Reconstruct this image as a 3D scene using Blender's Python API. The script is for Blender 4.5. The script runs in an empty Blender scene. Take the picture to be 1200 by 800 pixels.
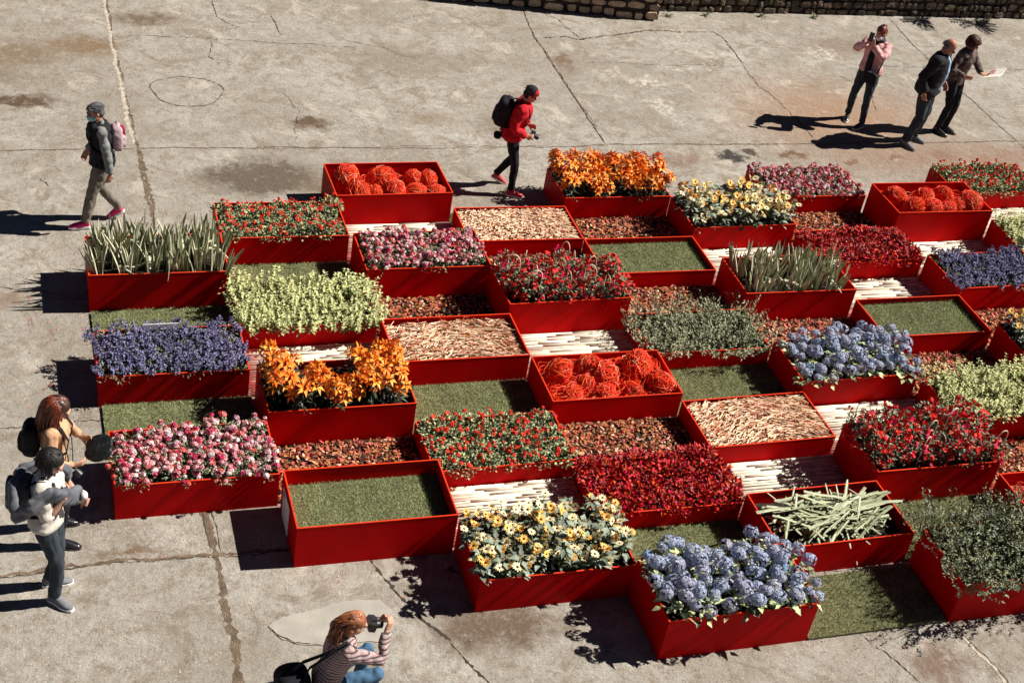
import bpy, math, random
import numpy as np
from mathutils import Vector, Matrix, Euler

random.seed(7)
R_ = random.Random(11)
SC = bpy.context.scene
COL = SC.collection
PI = math.pi

# ------------------------------------------------------------------ camera
cam_d = bpy.data.cameras.new('camera')
cam = bpy.data.objects.new('camera', cam_d)
COL.objects.link(cam)
cam_d.sensor_width = 36.0
cam_d.lens = 50.887
cam_d.clip_end = 500
_r = (0.94607772, -0.28670771, 0.1507834)
_u = (0.0506134, 0.59057964, 0.80539057)
_f = (0.31996129, 0.75433041, -0.5732455)
_loc = (-0.72016, -14.22347, 9.52030)
cam.matrix_world = Matrix(((_r[0], _u[0], -_f[0], _loc[0]), (_r[1], _u[1], -_f[1], _loc[1]),
                           (_r[2], _u[2], -_f[2], _loc[2]), (0, 0, 0, 1)))
SC.camera = cam

# ------------------------------------------------------------------ sky, sun, exposure
SUN_EL, SUN_AZ = 45.5, 93.4          # azimuth clockwise from +Y
wd = bpy.data.worlds.new('World'); SC.world = wd; wd.use_nodes = True
nt = wd.node_tree; nt.nodes.clear()
sky = nt.nodes.new('ShaderNodeTexSky'); sky.sky_type = 'NISHITA'; sky.sun_disc = False
sky.sun_elevation = math.radians(SUN_EL); sky.sun_rotation = math.radians(SUN_AZ)
sky.air_density = .14; sky.dust_density = .05; sky.ozone_density = 1.0
bg = nt.nodes.new('ShaderNodeBackground'); bg.inputs['Strength'].default_value = 0.05
wo = nt.nodes.new('ShaderNodeOutputWorld')
nt.links.new(sky.outputs[0], bg.inputs[0]); nt.links.new(bg.outputs[0], wo.inputs[0])
sd = bpy.data.lights.new('sun', 'SUN'); sd.energy = 5.0; sd.angle = math.radians(0.5); sd.color = (1.0, 0.94, 0.86)
sun = bpy.data.objects.new('sun', sd); COL.objects.link(sun)
_el, _az = math.radians(SUN_EL), math.radians(SUN_AZ)
_sd = Vector((math.sin(_az) * math.cos(_el), math.cos(_az) * math.cos(_el), math.sin(_el)))
sun.rotation_euler = (-_sd).to_track_quat('-Z', 'Y').to_euler()
SC.view_settings.view_transform = 'Standard'; SC.view_settings.look = 'None'
SC.view_settings.gamma = 1.0; SC.view_settings.exposure = 0.78
SC.view_settings.use_curve_mapping = False

# ------------------------------------------------------------------ materials
def N(nt, t, **kw):
    n = nt.nodes.new(t)
    for k, v in kw.items(): setattr(n, k, v)
    return n

def mat(name, col, rough=0.6, var=0.0, hue=0.0, spec=0.22, obj_var=0.0, noise=None, bump=None, metal=0.0, sat=0.0):
    """procedural material: base colour varied per leaf/stick (island), per copy, and by noise"""
    m = bpy.data.materials.new(name); m.use_nodes = True
    nt = m.node_tree; b = nt.nodes['Principled BSDF']
    b.inputs['Roughness'].default_value = rough
    b.inputs['Specular IOR Level'].default_value = spec
    b.inputs['Metallic'].default_value = metal
    L = nt.links
    rgb = N(nt, 'ShaderNodeRGB'); rgb.outputs[0].default_value = (*col, 1)
    out = rgb.outputs[0]
    hsv = N(nt, 'ShaderNodeHueSaturation'); L.new(out, hsv.inputs['Color'])
    geo = N(nt, 'ShaderNodeNewGeometry'); oi = N(nt, 'ShaderNodeObjectInfo')
    val = N(nt, 'ShaderNodeMath', operation='MULTIPLY_ADD'); val.inputs[1].default_value = 2 * var; val.inputs[2].default_value = 1 - var
    L.new(geo.outputs['Random Per Island'], val.inputs[0])
    v2 = N(nt, 'ShaderNodeMath', operation='MULTIPLY_ADD'); v2.inputs[1].default_value = 2 * obj_var; v2.inputs[2].default_value = 1 - obj_var
    L.new(oi.outputs['Random'], v2.inputs[0])
    mu = N(nt, 'ShaderNodeMath', operation='MULTIPLY'); L.new(val.outputs[0], mu.inputs[0]); L.new(v2.outputs[0], mu.inputs[1])
    vo = mu.outputs[0]
    tc = N(nt, 'ShaderNodeTexCoord')
    if noise:
        nz = N(nt, 'ShaderNodeTexNoise'); nz.inputs['Scale'].default_value = noise[0]; nz.inputs['Detail'].default_value = 6
        L.new(tc.outputs['Object'], nz.inputs['Vector'])
        mr = N(nt, 'ShaderNodeMapRange'); mr.inputs[1].default_value = .3; mr.inputs[2].default_value = .7
        mr.inputs[3].default_value = 1 - noise[1]; mr.inputs[4].default_value = 1 + noise[1]
        L.new(nz.outputs[0], mr.inputs[0])
        m3 = N(nt, 'ShaderNodeMath', operation='MULTIPLY'); L.new(vo, m3.inputs[0]); L.new(mr.outputs[0], m3.inputs[1]); vo = m3.outputs[0]
    L.new(vo, hsv.inputs['Value'])
    if hue:
        h1 = N(nt, 'ShaderNodeMath', operation='MULTIPLY'); h1.inputs[1].default_value = 37.7; L.new(geo.outputs['Random Per Island'], h1.inputs[0])
        h2 = N(nt, 'ShaderNodeMath', operation='FRACT'); L.new(h1.outputs[0], h2.inputs[0])
        h3 = N(nt, 'ShaderNodeMath', operation='MULTIPLY_ADD'); h3.inputs[1].default_value = 2 * hue; h3.inputs[2].default_value = .5 - hue
        L.new(h2.outputs[0], h3.inputs[0]); L.new(h3.outputs[0], hsv.inputs['Hue'])
    L.new(hsv.outputs[0], b.inputs['Base Color'])
    if bump:
        bz = N(nt, 'ShaderNodeTexNoise'); bz.inputs['Scale'].default_value = bump[0]; bz.inputs['Detail'].default_value = 4
        L.new(tc.outputs['Object'], bz.inputs['Vector'])
        bp = N(nt, 'ShaderNodeBump'); bp.inputs['Strength'].default_value = bump[1]; bp.inputs['Distance'].default_value = bump[2] if len(bump) > 2 else .01
        L.new(bz.outputs[0], bp.inputs['Height']); L.new(bp.outputs[0], b.inputs['Normal'])
    return m

def striped(name, a, b_, scale, axis=2, rough=.8, w=.5, c=None):
    m = bpy.data.materials.new(name); m.use_nodes = True
    nt = m.node_tree; b = nt.nodes['Principled BSDF']; b.inputs['Roughness'].default_value = rough
    tc = N(nt, 'ShaderNodeTexCoord'); sp = N(nt, 'ShaderNodeSeparateXYZ'); nt.links.new(tc.outputs['Object'], sp.inputs[0])
    nz = N(nt, 'ShaderNodeTexNoise'); nz.inputs['Scale'].default_value = 6; nt.links.new(tc.outputs['Object'], nz.inputs[0])
    ad = N(nt, 'ShaderNodeMath', operation='MULTIPLY_ADD'); ad.inputs[1].default_value = .03; nt.links.new(nz.outputs[0], ad.inputs[0]); nt.links.new(sp.outputs[axis], ad.inputs[2])
    mm = N(nt, 'ShaderNodeMath', operation='MULTIPLY'); mm.inputs[1].default_value = scale; nt.links.new(ad.outputs[0], mm.inputs[0])
    fr = N(nt, 'ShaderNodeMath', operation='FRACT'); nt.links.new(mm.outputs[0], fr.inputs[0])
    cr = N(nt, 'ShaderNodeValToRGB'); cr.color_ramp.interpolation = 'CONSTANT'
    cr.color_ramp.elements[0].color = (*a, 1); cr.color_ramp.elements[1].position = w; cr.color_ramp.elements[1].color = (*b_, 1)
    if c:
        e = cr.color_ramp.elements.new(.82); e.color = (*c, 1)
    nt.links.new(fr.outputs[0], cr.inputs[0]); nt.links.new(cr.outputs[0], b.inputs['Base Color'])
    return m

M = {}
M['red'] = mat('red_paint', (.47, .0012, .0022), .5, noise=(2.2, .16), spec=.05, obj_var=.10, bump=(3, .12, .01))
M['rim'] = mat('sunlit_red_edge', (.70, .045, .012), .45, spec=.15)  # the red paint, made brighter and more orange to carry sunlight on the rim
M['soil'] = mat('dark_soil', (.035, .026, .02), .95, noise=(20, .5), bump=(60, 1, .02))
M['paper'] = mat('white_plate', (.8, .8, .78), .5)
M['ink'] = mat('black_ink', (.02, .02, .02), .6)
# plants
M['blade'] = mat('striped_leaf_green', (.27, .29, .17), .5, .45, .02)
M['blade_pale'] = mat('striped_leaf_pale', (.62, .60, .43), .5, .25, .02)
M['sage'] = mat('sage_leaf', (.29, .31, .19), .55, .5, .02, obj_var=.12)
M['bedding_leaf'] = mat('mottled_leaf', (.36, .38, .20), .55, .5, .03, obj_var=.1)
M['dark_leaf'] = mat('dark_green_leaf', (.045, .062, .032), .45, .5, .02)
M['grey_leaf'] = mat('grey_green_leaf', (.21, .25, .19), .5, .45, .02)
M['lime_leaf'] = mat('pale_lime_leaf', (.48, .50, .23), .55, .32, .02, obj_var=.08)
M['olive_leaf'] = mat('olive_leaf', (.22, .24, .14), .5, .5, .02, obj_var=.1)
M['shrub_leaf'] = mat('glossy_shrub_leaf', (.17, .185, .095), .45, .75, .02, spec=.3)
M['hyd_leaf'] = mat('hydrangea_leaf', (.42, .46, .23), .5, .55, .03)
M['stem'] = mat('green_stem', (.10, .12, .05), .6, .3)
M['coleus'] = mat('deep_red_leaf', (.30, .006, .005), .5, .8, .012, spec=.25)
M['coleus_hi'] = mat('highlit_red_leaf', (.72, .022, .008), .5, .4, .02, spec=.25)  # brighter copy of the deep red leaf, colours in the sunlit highlights
M['lavender'] = mat('lavender_blue_floret', (.185, .175, .30), .7, .6, .02, obj_var=.08)
M['pk_white'] = mat('white_petal', (.84, .76, .74), .6, .15)
M['pk_pink'] = mat('pink_petal', (.72, .34, .36), .6, .35, .02)
M['pk_mag'] = mat('magenta_petal', (.50, .03, .10), .6, .4, .02)
M['pk_red'] = mat('coral_red_petal', (.66, .10, .09), .6, .3, .02)
M['pk_lilac'] = mat('lilac_petal', (.64, .42, .46), .6, .3, .02)
M['orange'] = mat('orange_petal', (.95, .25, .02), .5, .25, .012)
M['orange_hi'] = mat('light_orange_petal', (.98, .42, .07), .5, .2, .01)
M['sunp'] = mat('pale_yellow_petal', (.88, .76, .44), .55, .2, .015)
M['sunp2'] = mat('golden_petal', (.85, .50, .12), .55, .25, .015)
M['sunc'] = mat('brown_flower_centre', (.09, .035, .012), .9, noise=(200, .5))
M['redfl'] = mat('red_petal', (.68, .010, .008), .5, .3, .01)
M['pinkfl'] = mat('cerise_petal', (.66, .02, .09), .5, .25, .01)
M['vermil'] = mat('vermilion_petal', (.72, .05, .02), .5, .3, .012)
M['hyd_a'] = mat('slate_blue_floret', (.33, .38, .52), .6, .32, .02)
M['hyd_b'] = mat('sky_blue_floret', (.28, .41, .64), .6, .28, .015)
M['hyd_c'] = mat('mauve_floret', (.33, .34, .45), .6, .35, .02)
M['hoop'] = mat('pale_cane', (.70, .62, .46), .5)
M['turf_blade'] = mat('turf_blade', (.28, .32, .15), .7, .5, .03, noise=(5, .3))
M['turf_base'] = mat('turf_base', (.14, .14, .07), .95, noise=(50, .5))
M['bark'] = mat('bark_chip', (.33, .105, .05), .8, .85, .03, noise=(40, .2))
M['bark2'] = mat('pale_bark_chip', (.60, .38, .25), .8, .35, .02)
M['stick'] = mat('pale_cut_wood', (.76, .53, .36), .6, .42, .015)
M['stick2'] = mat('brown_twig', (.36, .12, .05), .7, .5, .02)
M['pole'] = mat('whitewashed_pole', (.66, .60, .48), .65, .34, .012, noise=(14, .18))
M['wire'] = mat('red_wicker', (.80, .07, .022), .45, .4, .012)
M['wire_pale'] = mat('sun_bleached_wicker', (.72, .42, .24), .5, .25, .01)
# people
M['skin'] = mat('skin', (.50, .27, .18), .5)
M['skin_d'] = mat('tanned_skin', (.40, .19, .12), .5)
M['eye'] = mat('eye', (.02, .015, .012), .3)
M['lip'] = mat('lip', (.45, .12, .10), .5)
def fab(name, col, **k): return mat(name, col, .85, noise=(9, .18), bump=(220, .35, .004), spec=.2, **k)

# ------------------------------------------------------------------ mesh helpers
class MB:
    def __init__(s): s.v = []; s.f = []; s.m = []
    def add(s, vs, fs, mi=0):
        o = len(s.v); s.v.extend([tuple(v) for v in vs])
        for f in fs: s.f.append(tuple(i + o for i in f)); s.m.append(mi)
    def build(s, name, mats, parent=None, smooth=False):
        me = bpy.data.meshes.new(name); me.from_pydata(s.v, [], s.f)
        for m in mats: me.materials.append(m)
        me.polygons.foreach_set('material_index', s.m)
        if smooth: me.polygons.foreach_set('use_smooth', [True] * len(s.f))
        me.update()
        return link(name, me, parent)
def link(name, me, parent=None, loc=None):
    o = bpy.data.objects.new(name, me); COL.objects.link(o)
    if parent is not None: o.parent = parent
    if loc is not None: o.location = loc
    return o
def empty(name, loc=(0, 0, 0), rz=0.0):
    o = bpy.data.objects.new(name, None); COL.objects.link(o); o.location = loc; o.rotation_euler = (0, 0, rz)
    o.empty_display_size = .1
    return o
def tag(o, label, cat, group=None, kind=None):
    if label: o['label'] = label
    if cat: o['category'] = cat
    if group: o['group'] = group
    if kind: o['kind'] = kind
    return o
def children(o): return [c for c in o.children]
def copy_tree(o, parent=None):
    c = o.copy(); COL.objects.link(c)
    c.parent = parent
    for ch in children(o): copy_tree(ch, c)
    return c

def rv(r=1.0, rg=random):
    while True:
        v = Vector((rg.uniform(-1, 1), rg.uniform(-1, 1), rg.uniform(-1, 1)))
        if .01 < v.length < 1: return v.normalized() * r

def leaf(mb, p, d, n, L, w, droop=.15, mi=0, fold=.2, mid=.45):
    d = d.normalized(); s = d.cross(n)
    if s.length < 1e-4: s = d.cross(Vector((.3, .8, .2)))
    s.normalize(); n = s.cross(d)
    c = p + d * (L * mid) - n * (droop * .15 * L)
    t = p + d * L - n * (droop * L)
    l = c + s * (w / 2) + n * (fold * w); r = c - s * (w / 2) + n * (fold * w)
    mb.add([p, r, c, l, t], [(0, 1, 2), (0, 2, 3), (1, 4, 2), (2, 4, 3)], mi)

def flower(mb, p, n, R, k, mi, w, cup=.3, L=None, centre=None, cr=.3, rg=random, droop=.1):
    n = n.normalized(); a = n.orthogonal().normalized(); b = n.cross(a)
    ph = rg.uniform(0, 6.28)
    for i in range(k):
        t = ph + i * 2 * PI / k + rg.uniform(-.08, .08)
        rad = a * math.cos(t) + b * math.sin(t)
        d = rad + n * (cup + rg.uniform(-.1, .1))
        leaf(mb, p + rad * R * .08, d, n, R, w, droop, mi if not isinstance(mi, (list, tuple)) else rg.choice(mi), .12, .55)
    if centre is not None:
        q = p + n * (R * .06)
        vs = [q + n * (R * .12)] + [q + (a * math.cos(t) + b * math.sin(t)) * (R * cr) for t in [j * PI / 4 for j in range(8)]]
        mb.add(vs, [(0, j + 1, (j + 1) % 8 + 1) for j in range(8)], centre)

def tube(mb, pts, rads, seg=6, mi=0, ref=Vector((1, 0, 0)), caps=True):
    """loft of elliptical rings, closed at both ends"""
    n = len(pts); pts = [Vector(p) for p in pts]
    vs = []; last = None
    for i, p in enumerate(pts):
        t = (pts[min(i + 1, n - 1)] - pts[max(i - 1, 0)]).normalized()
        s = ref - t * ref.dot(t)
        if s.length < .25:
            s = (last if last is not None else t.orthogonal()); s = s - t * s.dot(t)
        s.normalize(); last = s; f = t.cross(s)
        a, b = rads[i] if isinstance(rads[i], (tuple, list)) else (rads[i], rads[i])
        for j in range(seg):
            th = 2 * PI * j / seg
            vs.append(p + s * (a * math.cos(th)) + f * (b * math.sin(th)))
    fs = [(i * seg + j, i * seg + (j + 1) % seg, (i + 1) * seg + (j + 1) % seg, (i + 1) * seg + j) for i in range(n - 1) for j in range(seg)]
    if caps:
        fs.append(tuple(reversed(range(seg)))); fs.append(tuple((n - 1) * seg + j for j in range(seg)))
    mb.add(vs, fs, mi)

def ellipsoid(mb, c, r, rot=None, seg=16, rings=10, mi=0):
    c = Vector(c); vs = []; fs = []
    for i in range(rings + 1):
        ph = PI * i / rings
        for j in range(seg):
            th = 2 * PI * j / seg
            v = Vector((r[0] * math.sin(ph) * math.cos(th), r[1] * math.sin(ph) * math.sin(th), r[2] * math.cos(ph)))
            if rot is not None: v = rot @ v
            vs.append(c + v)
    for i in range(rings):
        for j in range(seg):
            fs.append((i * seg + j, (i + 1) * seg + j, (i + 1) * seg + (j + 1) % seg, i * seg + (j + 1) % seg))
    mb.add(vs, fs, mi)

def box(mb, x0, x1, y0, y1, z0, z1, mi=0, T=None):
    vs = [Vector((x, y, z)) for z in (z0, z1) for y in (y0, y1) for x in (x0, x1)]
    if T is not None: vs = [T @ v for v in vs]
    mb.add(vs, [(0, 2, 3, 1), (4, 5, 7, 6), (0, 1, 5, 4), (2, 6, 7, 3), (0, 4, 6, 2), (1, 3, 7, 5)], mi)

# ------------------------------------------------------------------ the ground
def ground_material():
    m = bpy.data.materials.new('old_concrete'); m.use_nodes = True
    nt = m.node_tree; L = nt.links; b = nt.nodes['Principled BSDF']
    b.inputs['Roughness'].default_value = .88; b.inputs['Specular IOR Level'].default_value = .25
    tc = N(nt, 'ShaderNodeTexCoord'); P = tc.outputs['Object']
    def noise(scale, detail=6, rough=.6, vec=None, dist=0):
        n = N(nt, 'ShaderNodeTexNoise'); n.inputs['Scale'].default_value = scale; n.inputs['Detail'].default_value = detail
        n.inputs['Roughness'].default_value = rough; n.inputs['Distortion'].default_value = dist
        L.new(vec or P, n.inputs['Vector']); return n
    def mr(src, a, b2, c, d, smooth=True):
        r = N(nt, 'ShaderNodeMapRange'); r.interpolation_type = 'SMOOTHSTEP' if smooth else 'LINEAR'
        for i, v in enumerate((a, b2, c, d)): r.inputs[i + 1].default_value = v
        L.new(src, r.inputs[0]); return r.outputs[0]
    def mixc(fac, a, b2, mode='MIX'):
        x = N(nt, 'ShaderNodeMix', data_type='RGBA', blend_type=mode)
        if isinstance(fac, float): x.inputs[0].default_value = fac
        else: L.new(fac, x.inputs[0])
        for i, v in ((6, a), (7, b2)):
            if isinstance(v, tuple): x.inputs[i].default_value = (*v, 1)
            else: L.new(v, x.inputs[i])
        return x.outputs[2]
    def mul(a, b2):
        x = N(nt, 'ShaderNodeMath', operation='MULTIPLY')
        for i, v in ((0, a), (1, b2)):
            if isinstance(v, float): x.inputs[i].default_value = v
            else: L.new(v, x.inputs[i])
        return x.outputs[0]
    base = mixc(mr(noise(.9, 8, .65).outputs[0], .35, .65, 0., 1.), (.385, .355, .31), (.50, .475, .43))
    base = mixc(mr(noise(4.5, 8, .7).outputs[0], .4, .66, 0., .6), base, (.30, .255, .20))
    base = mixc(mr(noise(2.3, 10, .78, dist=1.2).outputs[0], .49, .62, 0., .75), base, (.235, .19, .14))
    base = mixc(mr(noise(13, 8, .8).outputs[0], .50, .66, 0., .7), base, (.19, .15, .105))
    base = mixc(mr(noise(.28, 4, .6, dist=.5).outputs[0], .42, .60, 0., .38), base, (.25, .215, .17))
    # pale worn areas
    base = mixc(mr(noise(1.7, 9, .7, dist=.6).outputs[0], .54, .66, 0., .6), base, (.62, .57, .49))
    # grit and exposed aggregate
    g = noise(90, 4, .75)
    base = mixc(mr(g.outputs[0], .35, .66, 0., 1.), mixc(.50, base, (.10, .078, .055)), base)
    vo = N(nt, 'ShaderNodeTexVoronoi'); vo.inputs['Scale'].default_value = 42; L.new(P, vo.inputs['Vector'])
    sep = N(nt, 'ShaderNodeSeparateColor'); L.new(vo.outputs['Color'], sep.inputs[0])
    agm = mr(noise(.55, 6, .65, dist=.4).outputs[0], .40, .58, .3, 1.)
    light = mul(mul(mr(sep.outputs[0], .80, .9, 0., .7), mr(vo.outputs['Distance'], .18, .45, 1., 0.)), agm)
    dark = mul(mul(mr(sep.outputs[1], .70, .9, 0., .8), mr(vo.outputs['Distance'], .15, .5, 1., 0.)), agm)
    v3 = N(nt, 'ShaderNodeTexVoronoi', feature='DISTANCE_TO_EDGE'); v3.inputs['Scale'].default_value = 1.9; wv = N(nt, 'ShaderNodeVectorMath', operation='ADD'); L.new(P, wv.inputs[0]); nv = noise(3.5, 8, .7); L.new(nv.outputs['Color'], wv.inputs[1]); L.new(wv.outputs[0], v3.inputs['Vector'])
    hair = mul(mr(v3.outputs['Distance'], .004, .016, 1., 0.), mr(noise(.8, 5, .6).outputs[0], .50, .62, 0., .8))
    base = mixc(hair, base, (.12, .09, .065))
    base = mixc(light, base, (.58, .53, .46)); base = mixc(dark, base, (.15, .11, .08))
    # stains with their own outlines
    dn = noise(2.6, 7, .7)
    off = N(nt, 'ShaderNodeVectorMath', operation='SUBTRACT'); off.inputs[1].default_value = (.5, .5, .5); L.new(dn.outputs['Color'], off.inputs[0])
    offs = N(nt, 'ShaderNodeVectorMath', operation='SCALE'); offs.inputs['Scale'].default_value = .8; L.new(off.outputs[0], offs.inputs[0])
    wp = N(nt, 'ShaderNodeVectorMath', operation='ADD'); L.new(P, wp.inputs[0]); L.new(offs.outputs[0], wp.inputs[1])
    def blob(cx, cy, rx, ry, s, soft=.8):
        a = N(nt, 'ShaderNodeVectorMath', operation='SUBTRACT'); a.inputs[1].default_value = (cx, cy, 0); L.new(wp.outputs[0], a.inputs[0])
        c = N(nt, 'ShaderNodeVectorMath', operation='MULTIPLY'); c.inputs[1].default_value = (1 / rx, 1 / ry, 0); L.new(a.outputs[0], c.inputs[0])
        l = N(nt, 'ShaderNodeVectorMath', operation='LENGTH'); L.new(c.outputs[0], l.inputs[0])
        return mr(l.outputs['Value'], 1 - soft, 1.0, s, 0.)
    brk = mr(noise(7, 9, .8).outputs[0], .36, .56, .45, 1.5)
    S = [  # x, y, rx, ry, strength, colour, soft
        (-.65, 4.25, .75, .28, .95, (.10, .065, .04)), (3.25, 3.6, .42, .30, .85, (.115, .078, .048)),
        (.35, 5.9, .75, .55, .8, (.20, .14, .085)), (-.6, 5.6, .9, .7, .7, (.19, .14, .09)), (1.3, 6.9, .8, .35, .8, (.15, .11, .075)),
        (-.9, 4.9, .8, .3, .5, (.18, .14, .10)),
        (2.3, 2.1, 1.0, .65, 1.3, (.12, .095, .07)), (3.1, 1.9, .5, .4, .8, (.17, .13, .09)), (4.9, 5.6, 1.6, .9, .45, (.20, .16, .12)), (1.7, -7.2, .8, .5, .6, (.2, .16, .11)), (-.4, -6.2, .6, .5, .5, (.22, .17, .12)), (5.6, -6.2, .8, .4, .7, (.17, .125, .09)), (6.7, -6.0, .5, .3, .6, (.16, .12, .085)), (.3, 7.9, 1.2, .5, .6, (.2, .15, .11)), (13.2, 6.3, 1.2, .5, .5, (.2, .15, .11)), (9.27, 2.50, .26, .24, 1.3, (.045, .04, .038)),
        (9.6, 2.65, .18, .12, 1.1, (.07, .05, .038)), (10.3, 2.5, .30, .16, .9, (.12, .07, .04)), (11.2, 2.3, .2, .1, .9, (.13, .075, .045)),
        (12.0, 2.42, .18, .10, 1.0, (.11, .065, .04)), (12.9, 2.5, .35, .2, .7, (.16, .09, .055)), (5.0, 3.7, .5, .3, .55, (.22, .17, .115)),
        (7.7, 5.6, .35, .45, .7, (.16, .11, .07)), (6.0, 3.4, .6, .45, .5, (.18, .14, .10)),
        (3.2, -5.9, .9, .45, .9, (.14, .10, .07)), (2.9, -5.2, .10, .08, 1.0, (.06, .05, .04)),
        (7.2, -7.0, .5, .3, .6, (.17, .11, .08)), (-.9, -.45, .4, .2, .6, (.2, .14, .09)), (.1, -4.55, .5, .1, .7, (.17, .12, .075)),
        (4.6, -5.3, 1.0, .2, .6, (.16, .11, .08)), (8.4, 2.45, .7, .35, .55, (.20, .13, .09)),
    ]
    for cx, cy, rx, ry, s, c in S:
        base = mixc(mul(blob(cx, cy, rx, ry, s), brk), base, c)
    # rusty wash and chalky patches on the far slabs
    base = mixc(mul(blob(11.7, 3.7, 2.8, 2.0, .68, .95), brk), base, (.30, .185, .115))
    base = mixc(mul(blob(14.0, 2.3, 5.0, .9, .55, .95), brk), base, (.24, .14, .09))
    for cx, cy, rx, ry, s in ((8.9, 4.9, .6, .35, 1.5), (8.8, 4.0, .28, .7, 1.6), (9.6, 5.4, .7, .2, 1.2), (12.6, 6.0, .5, .5, 1.3), (8.3, 5.2, .5, .35, .9), (8.4, 5.9, .5, .2, .8), (10.6, 5.9, .9, .2, .8), (11.3, 4.9, .5, .4, .8), (1.9, 2.45, .6, .3, .5), (3.6, 1.4, .5, .25, .5), (12.2, 4.6, .5, .3, .7)):
        base = mixc(mul(blob(cx, cy, rx, ry, s, .8), mr(noise(8, 9, .8).outputs[0], .44, .66, .0, .8)), base, (.62, .58, .51))
    L.new(base, b.inputs['Base Color'])
    bp = N(nt, 'ShaderNodeBump'); bp.inputs['Strength'].default_value = .75; bp.inputs['Distance'].default_value = .012
    L.new(g.outputs[0], bp.inputs['Height'])
    bp2 = N(nt, 'ShaderNodeBump'); bp2.inputs['Strength'].default_value = .5; bp2.inputs['Distance'].default_value = .05
    L.new(noise(11, 7, .7).outputs[0], bp2.inputs['Height']); L.new(bp.outputs[0], bp2.inputs['Normal']); L.new(bp2.outputs[0], b.inputs['Normal'])
    return m
M['concrete'] = ground_material()
mb = MB(); mb.add([(-60, -60, 0), (80, -60, 0), (80, 80, 0), (-60, 80, 0)], [(0, 1, 2, 3)])
tag(mb.build('ground', [M['concrete']]), None, None, kind='structure')

M['joint'] = mat('joint_dirt', (.15, .11, .075), .95, noise=(7, .45), bump=(60, 1, .02))
M['crack'] = mat('crack_shadow', (.05, .04, .03), .95)  # even dark tone of the crack ribbons
M['lip'+'2'] = mat('joint_mortar', (.42, .37, .30), .9, noise=(12, .25), bump=(60, .8, .01))
rg = random.Random(3)
RZ = [0]
def ribbon(mb, pts, w, jit, mi=0, z=.004, step=.035, wv=.45):
    RZ[0] += 1; z = .0012 + RZ[0] * .00009
    out = []
    for (a, b) in zip(pts[:-1], pts[1:]):
        a = Vector((*a, 0)); b = Vector((*b, 0)); n = max(1, int((b - a).length / step))
        for i in range(n): out.append(a.lerp(b, i / n))
    out.append(Vector((*pts[-1], 0)))
    # wandering offset
    o1 = 0; vs = []
    L = len(out)
    for i, p in enumerate(out):
        t = (out[min(i + 1, L - 1)] - out[max(0, i - 1)]).normalized(); s = Vector((-t.y, t.x, 0))
        o1 = o1 * .9 + rg.gauss(0, jit)
        ww = w * max(.12, 1 + rg.gauss(0, wv * .8)) * (min(1, .3 + i / 6, .3 + (L - 1 - i) / 6))
        vs.append(p + s * (o1 + ww * rg.uniform(.35, .65)) + Vector((0, 0, z)))
        vs.append(p + s * (o1 - ww * rg.uniform(.35, .65)) + Vector((0, 0, z)))
    mb.add(vs, [(2 * i, 2 * i + 1, 2 * i + 3, 2 * i + 2) for i in range(L - 1)], mi)
mb = MB()
mats = [M['joint'], M['crack'], M['lip2']]
# slab joints (a regular grid of big slabs)
ribbon(mb, [(.80, 14), (.78, 8.2), (.76, 6.3), (.80, 4.6), (.84, 3.0), (.845, 1.2), (.84, -1.0)], .035, .006, 0)
ribbon(mb, [(.74, 8.2), (.73, 6.3), (.765, 4.6), (.79, 3.0)], .045, .006, 2, .008)
ribbon(mb, [(.855, 2.85), (.855, 1.2)], .05, .008, 0, .010)
ribbon(mb, [(.815, -3.9), (.83, -4.7), (.85, -5.4), (.85, -6.4), (.86, -9)], .062, .006, 0)
ribbon(mb, [(.87, -4.0), (.90, -4.65)], .012, .004, 1, .008)
ribbon(mb, [(.79, -4.0), (.80, -4.6)], .012, .004, 1, .010)
for x0, x1 in ((-6, .8), (.8, 7.44), (7.44, 14.6), (14.6, 24)):
    ribbon(mb, [(x0, 2.9), ((x0 + x1) / 2, 2.84), (x1, 2.9 if x1 > 8 else 2.86)], .018, .006, 0, .012)
    ribbon(mb, [(x0, 2.885), ((x0 + x1) / 2, 2.855), (x1, 2.89 if x1 > 8 else 2.86)], .007, .007, 1, .016, wv=.9)
ribbon(mb, [(-6, -4.7), (-1.1, -4.65), (-.3, -4.61), (.8, -4.65), (1.6, -4.69), (6, -4.8)], .035, .007, 0, .012)
ribbon(mb, [(-6, -4.72), (-1.1, -4.68), (-.3, -4.64), (.8, -4.65), (1.6, -4.69)], .010, .009, 1, .016, wv=.9)
ribbon(mb, [(7.6, 7.6), (7.46, 6.5), (7.44, 4.9), (7.43, 2.9)], .020, .004, 1, .004)
ribbon(mb, [(7.49, 6.6), (7.47, 4.9), (7.45, 3.3)], .014, .006, 0, .008, wv=.9)
ribbon(mb, [(14.8, 7.6), (14.65, 6.4), (14.58, 4.9), (14.56, 2.9)], .024, .005, 0, .004)
ribbon(mb, [(14.56, 2.9), (14.5, 1), (14.5, -4)], .02, .005, 0, .004)
ribbon(mb, [(7.5, -6.3), (7.58, -6.67), (7.66, -6.85), (7.75, -7.2), (7.76, -9)], .03, .006, 0, .004)
ribbon(mb, [(7.56, -6.5), (7.64, -6.8), (7.70, -7.1), (7.70, -9)], .03, .005, 2, .008)
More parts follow.
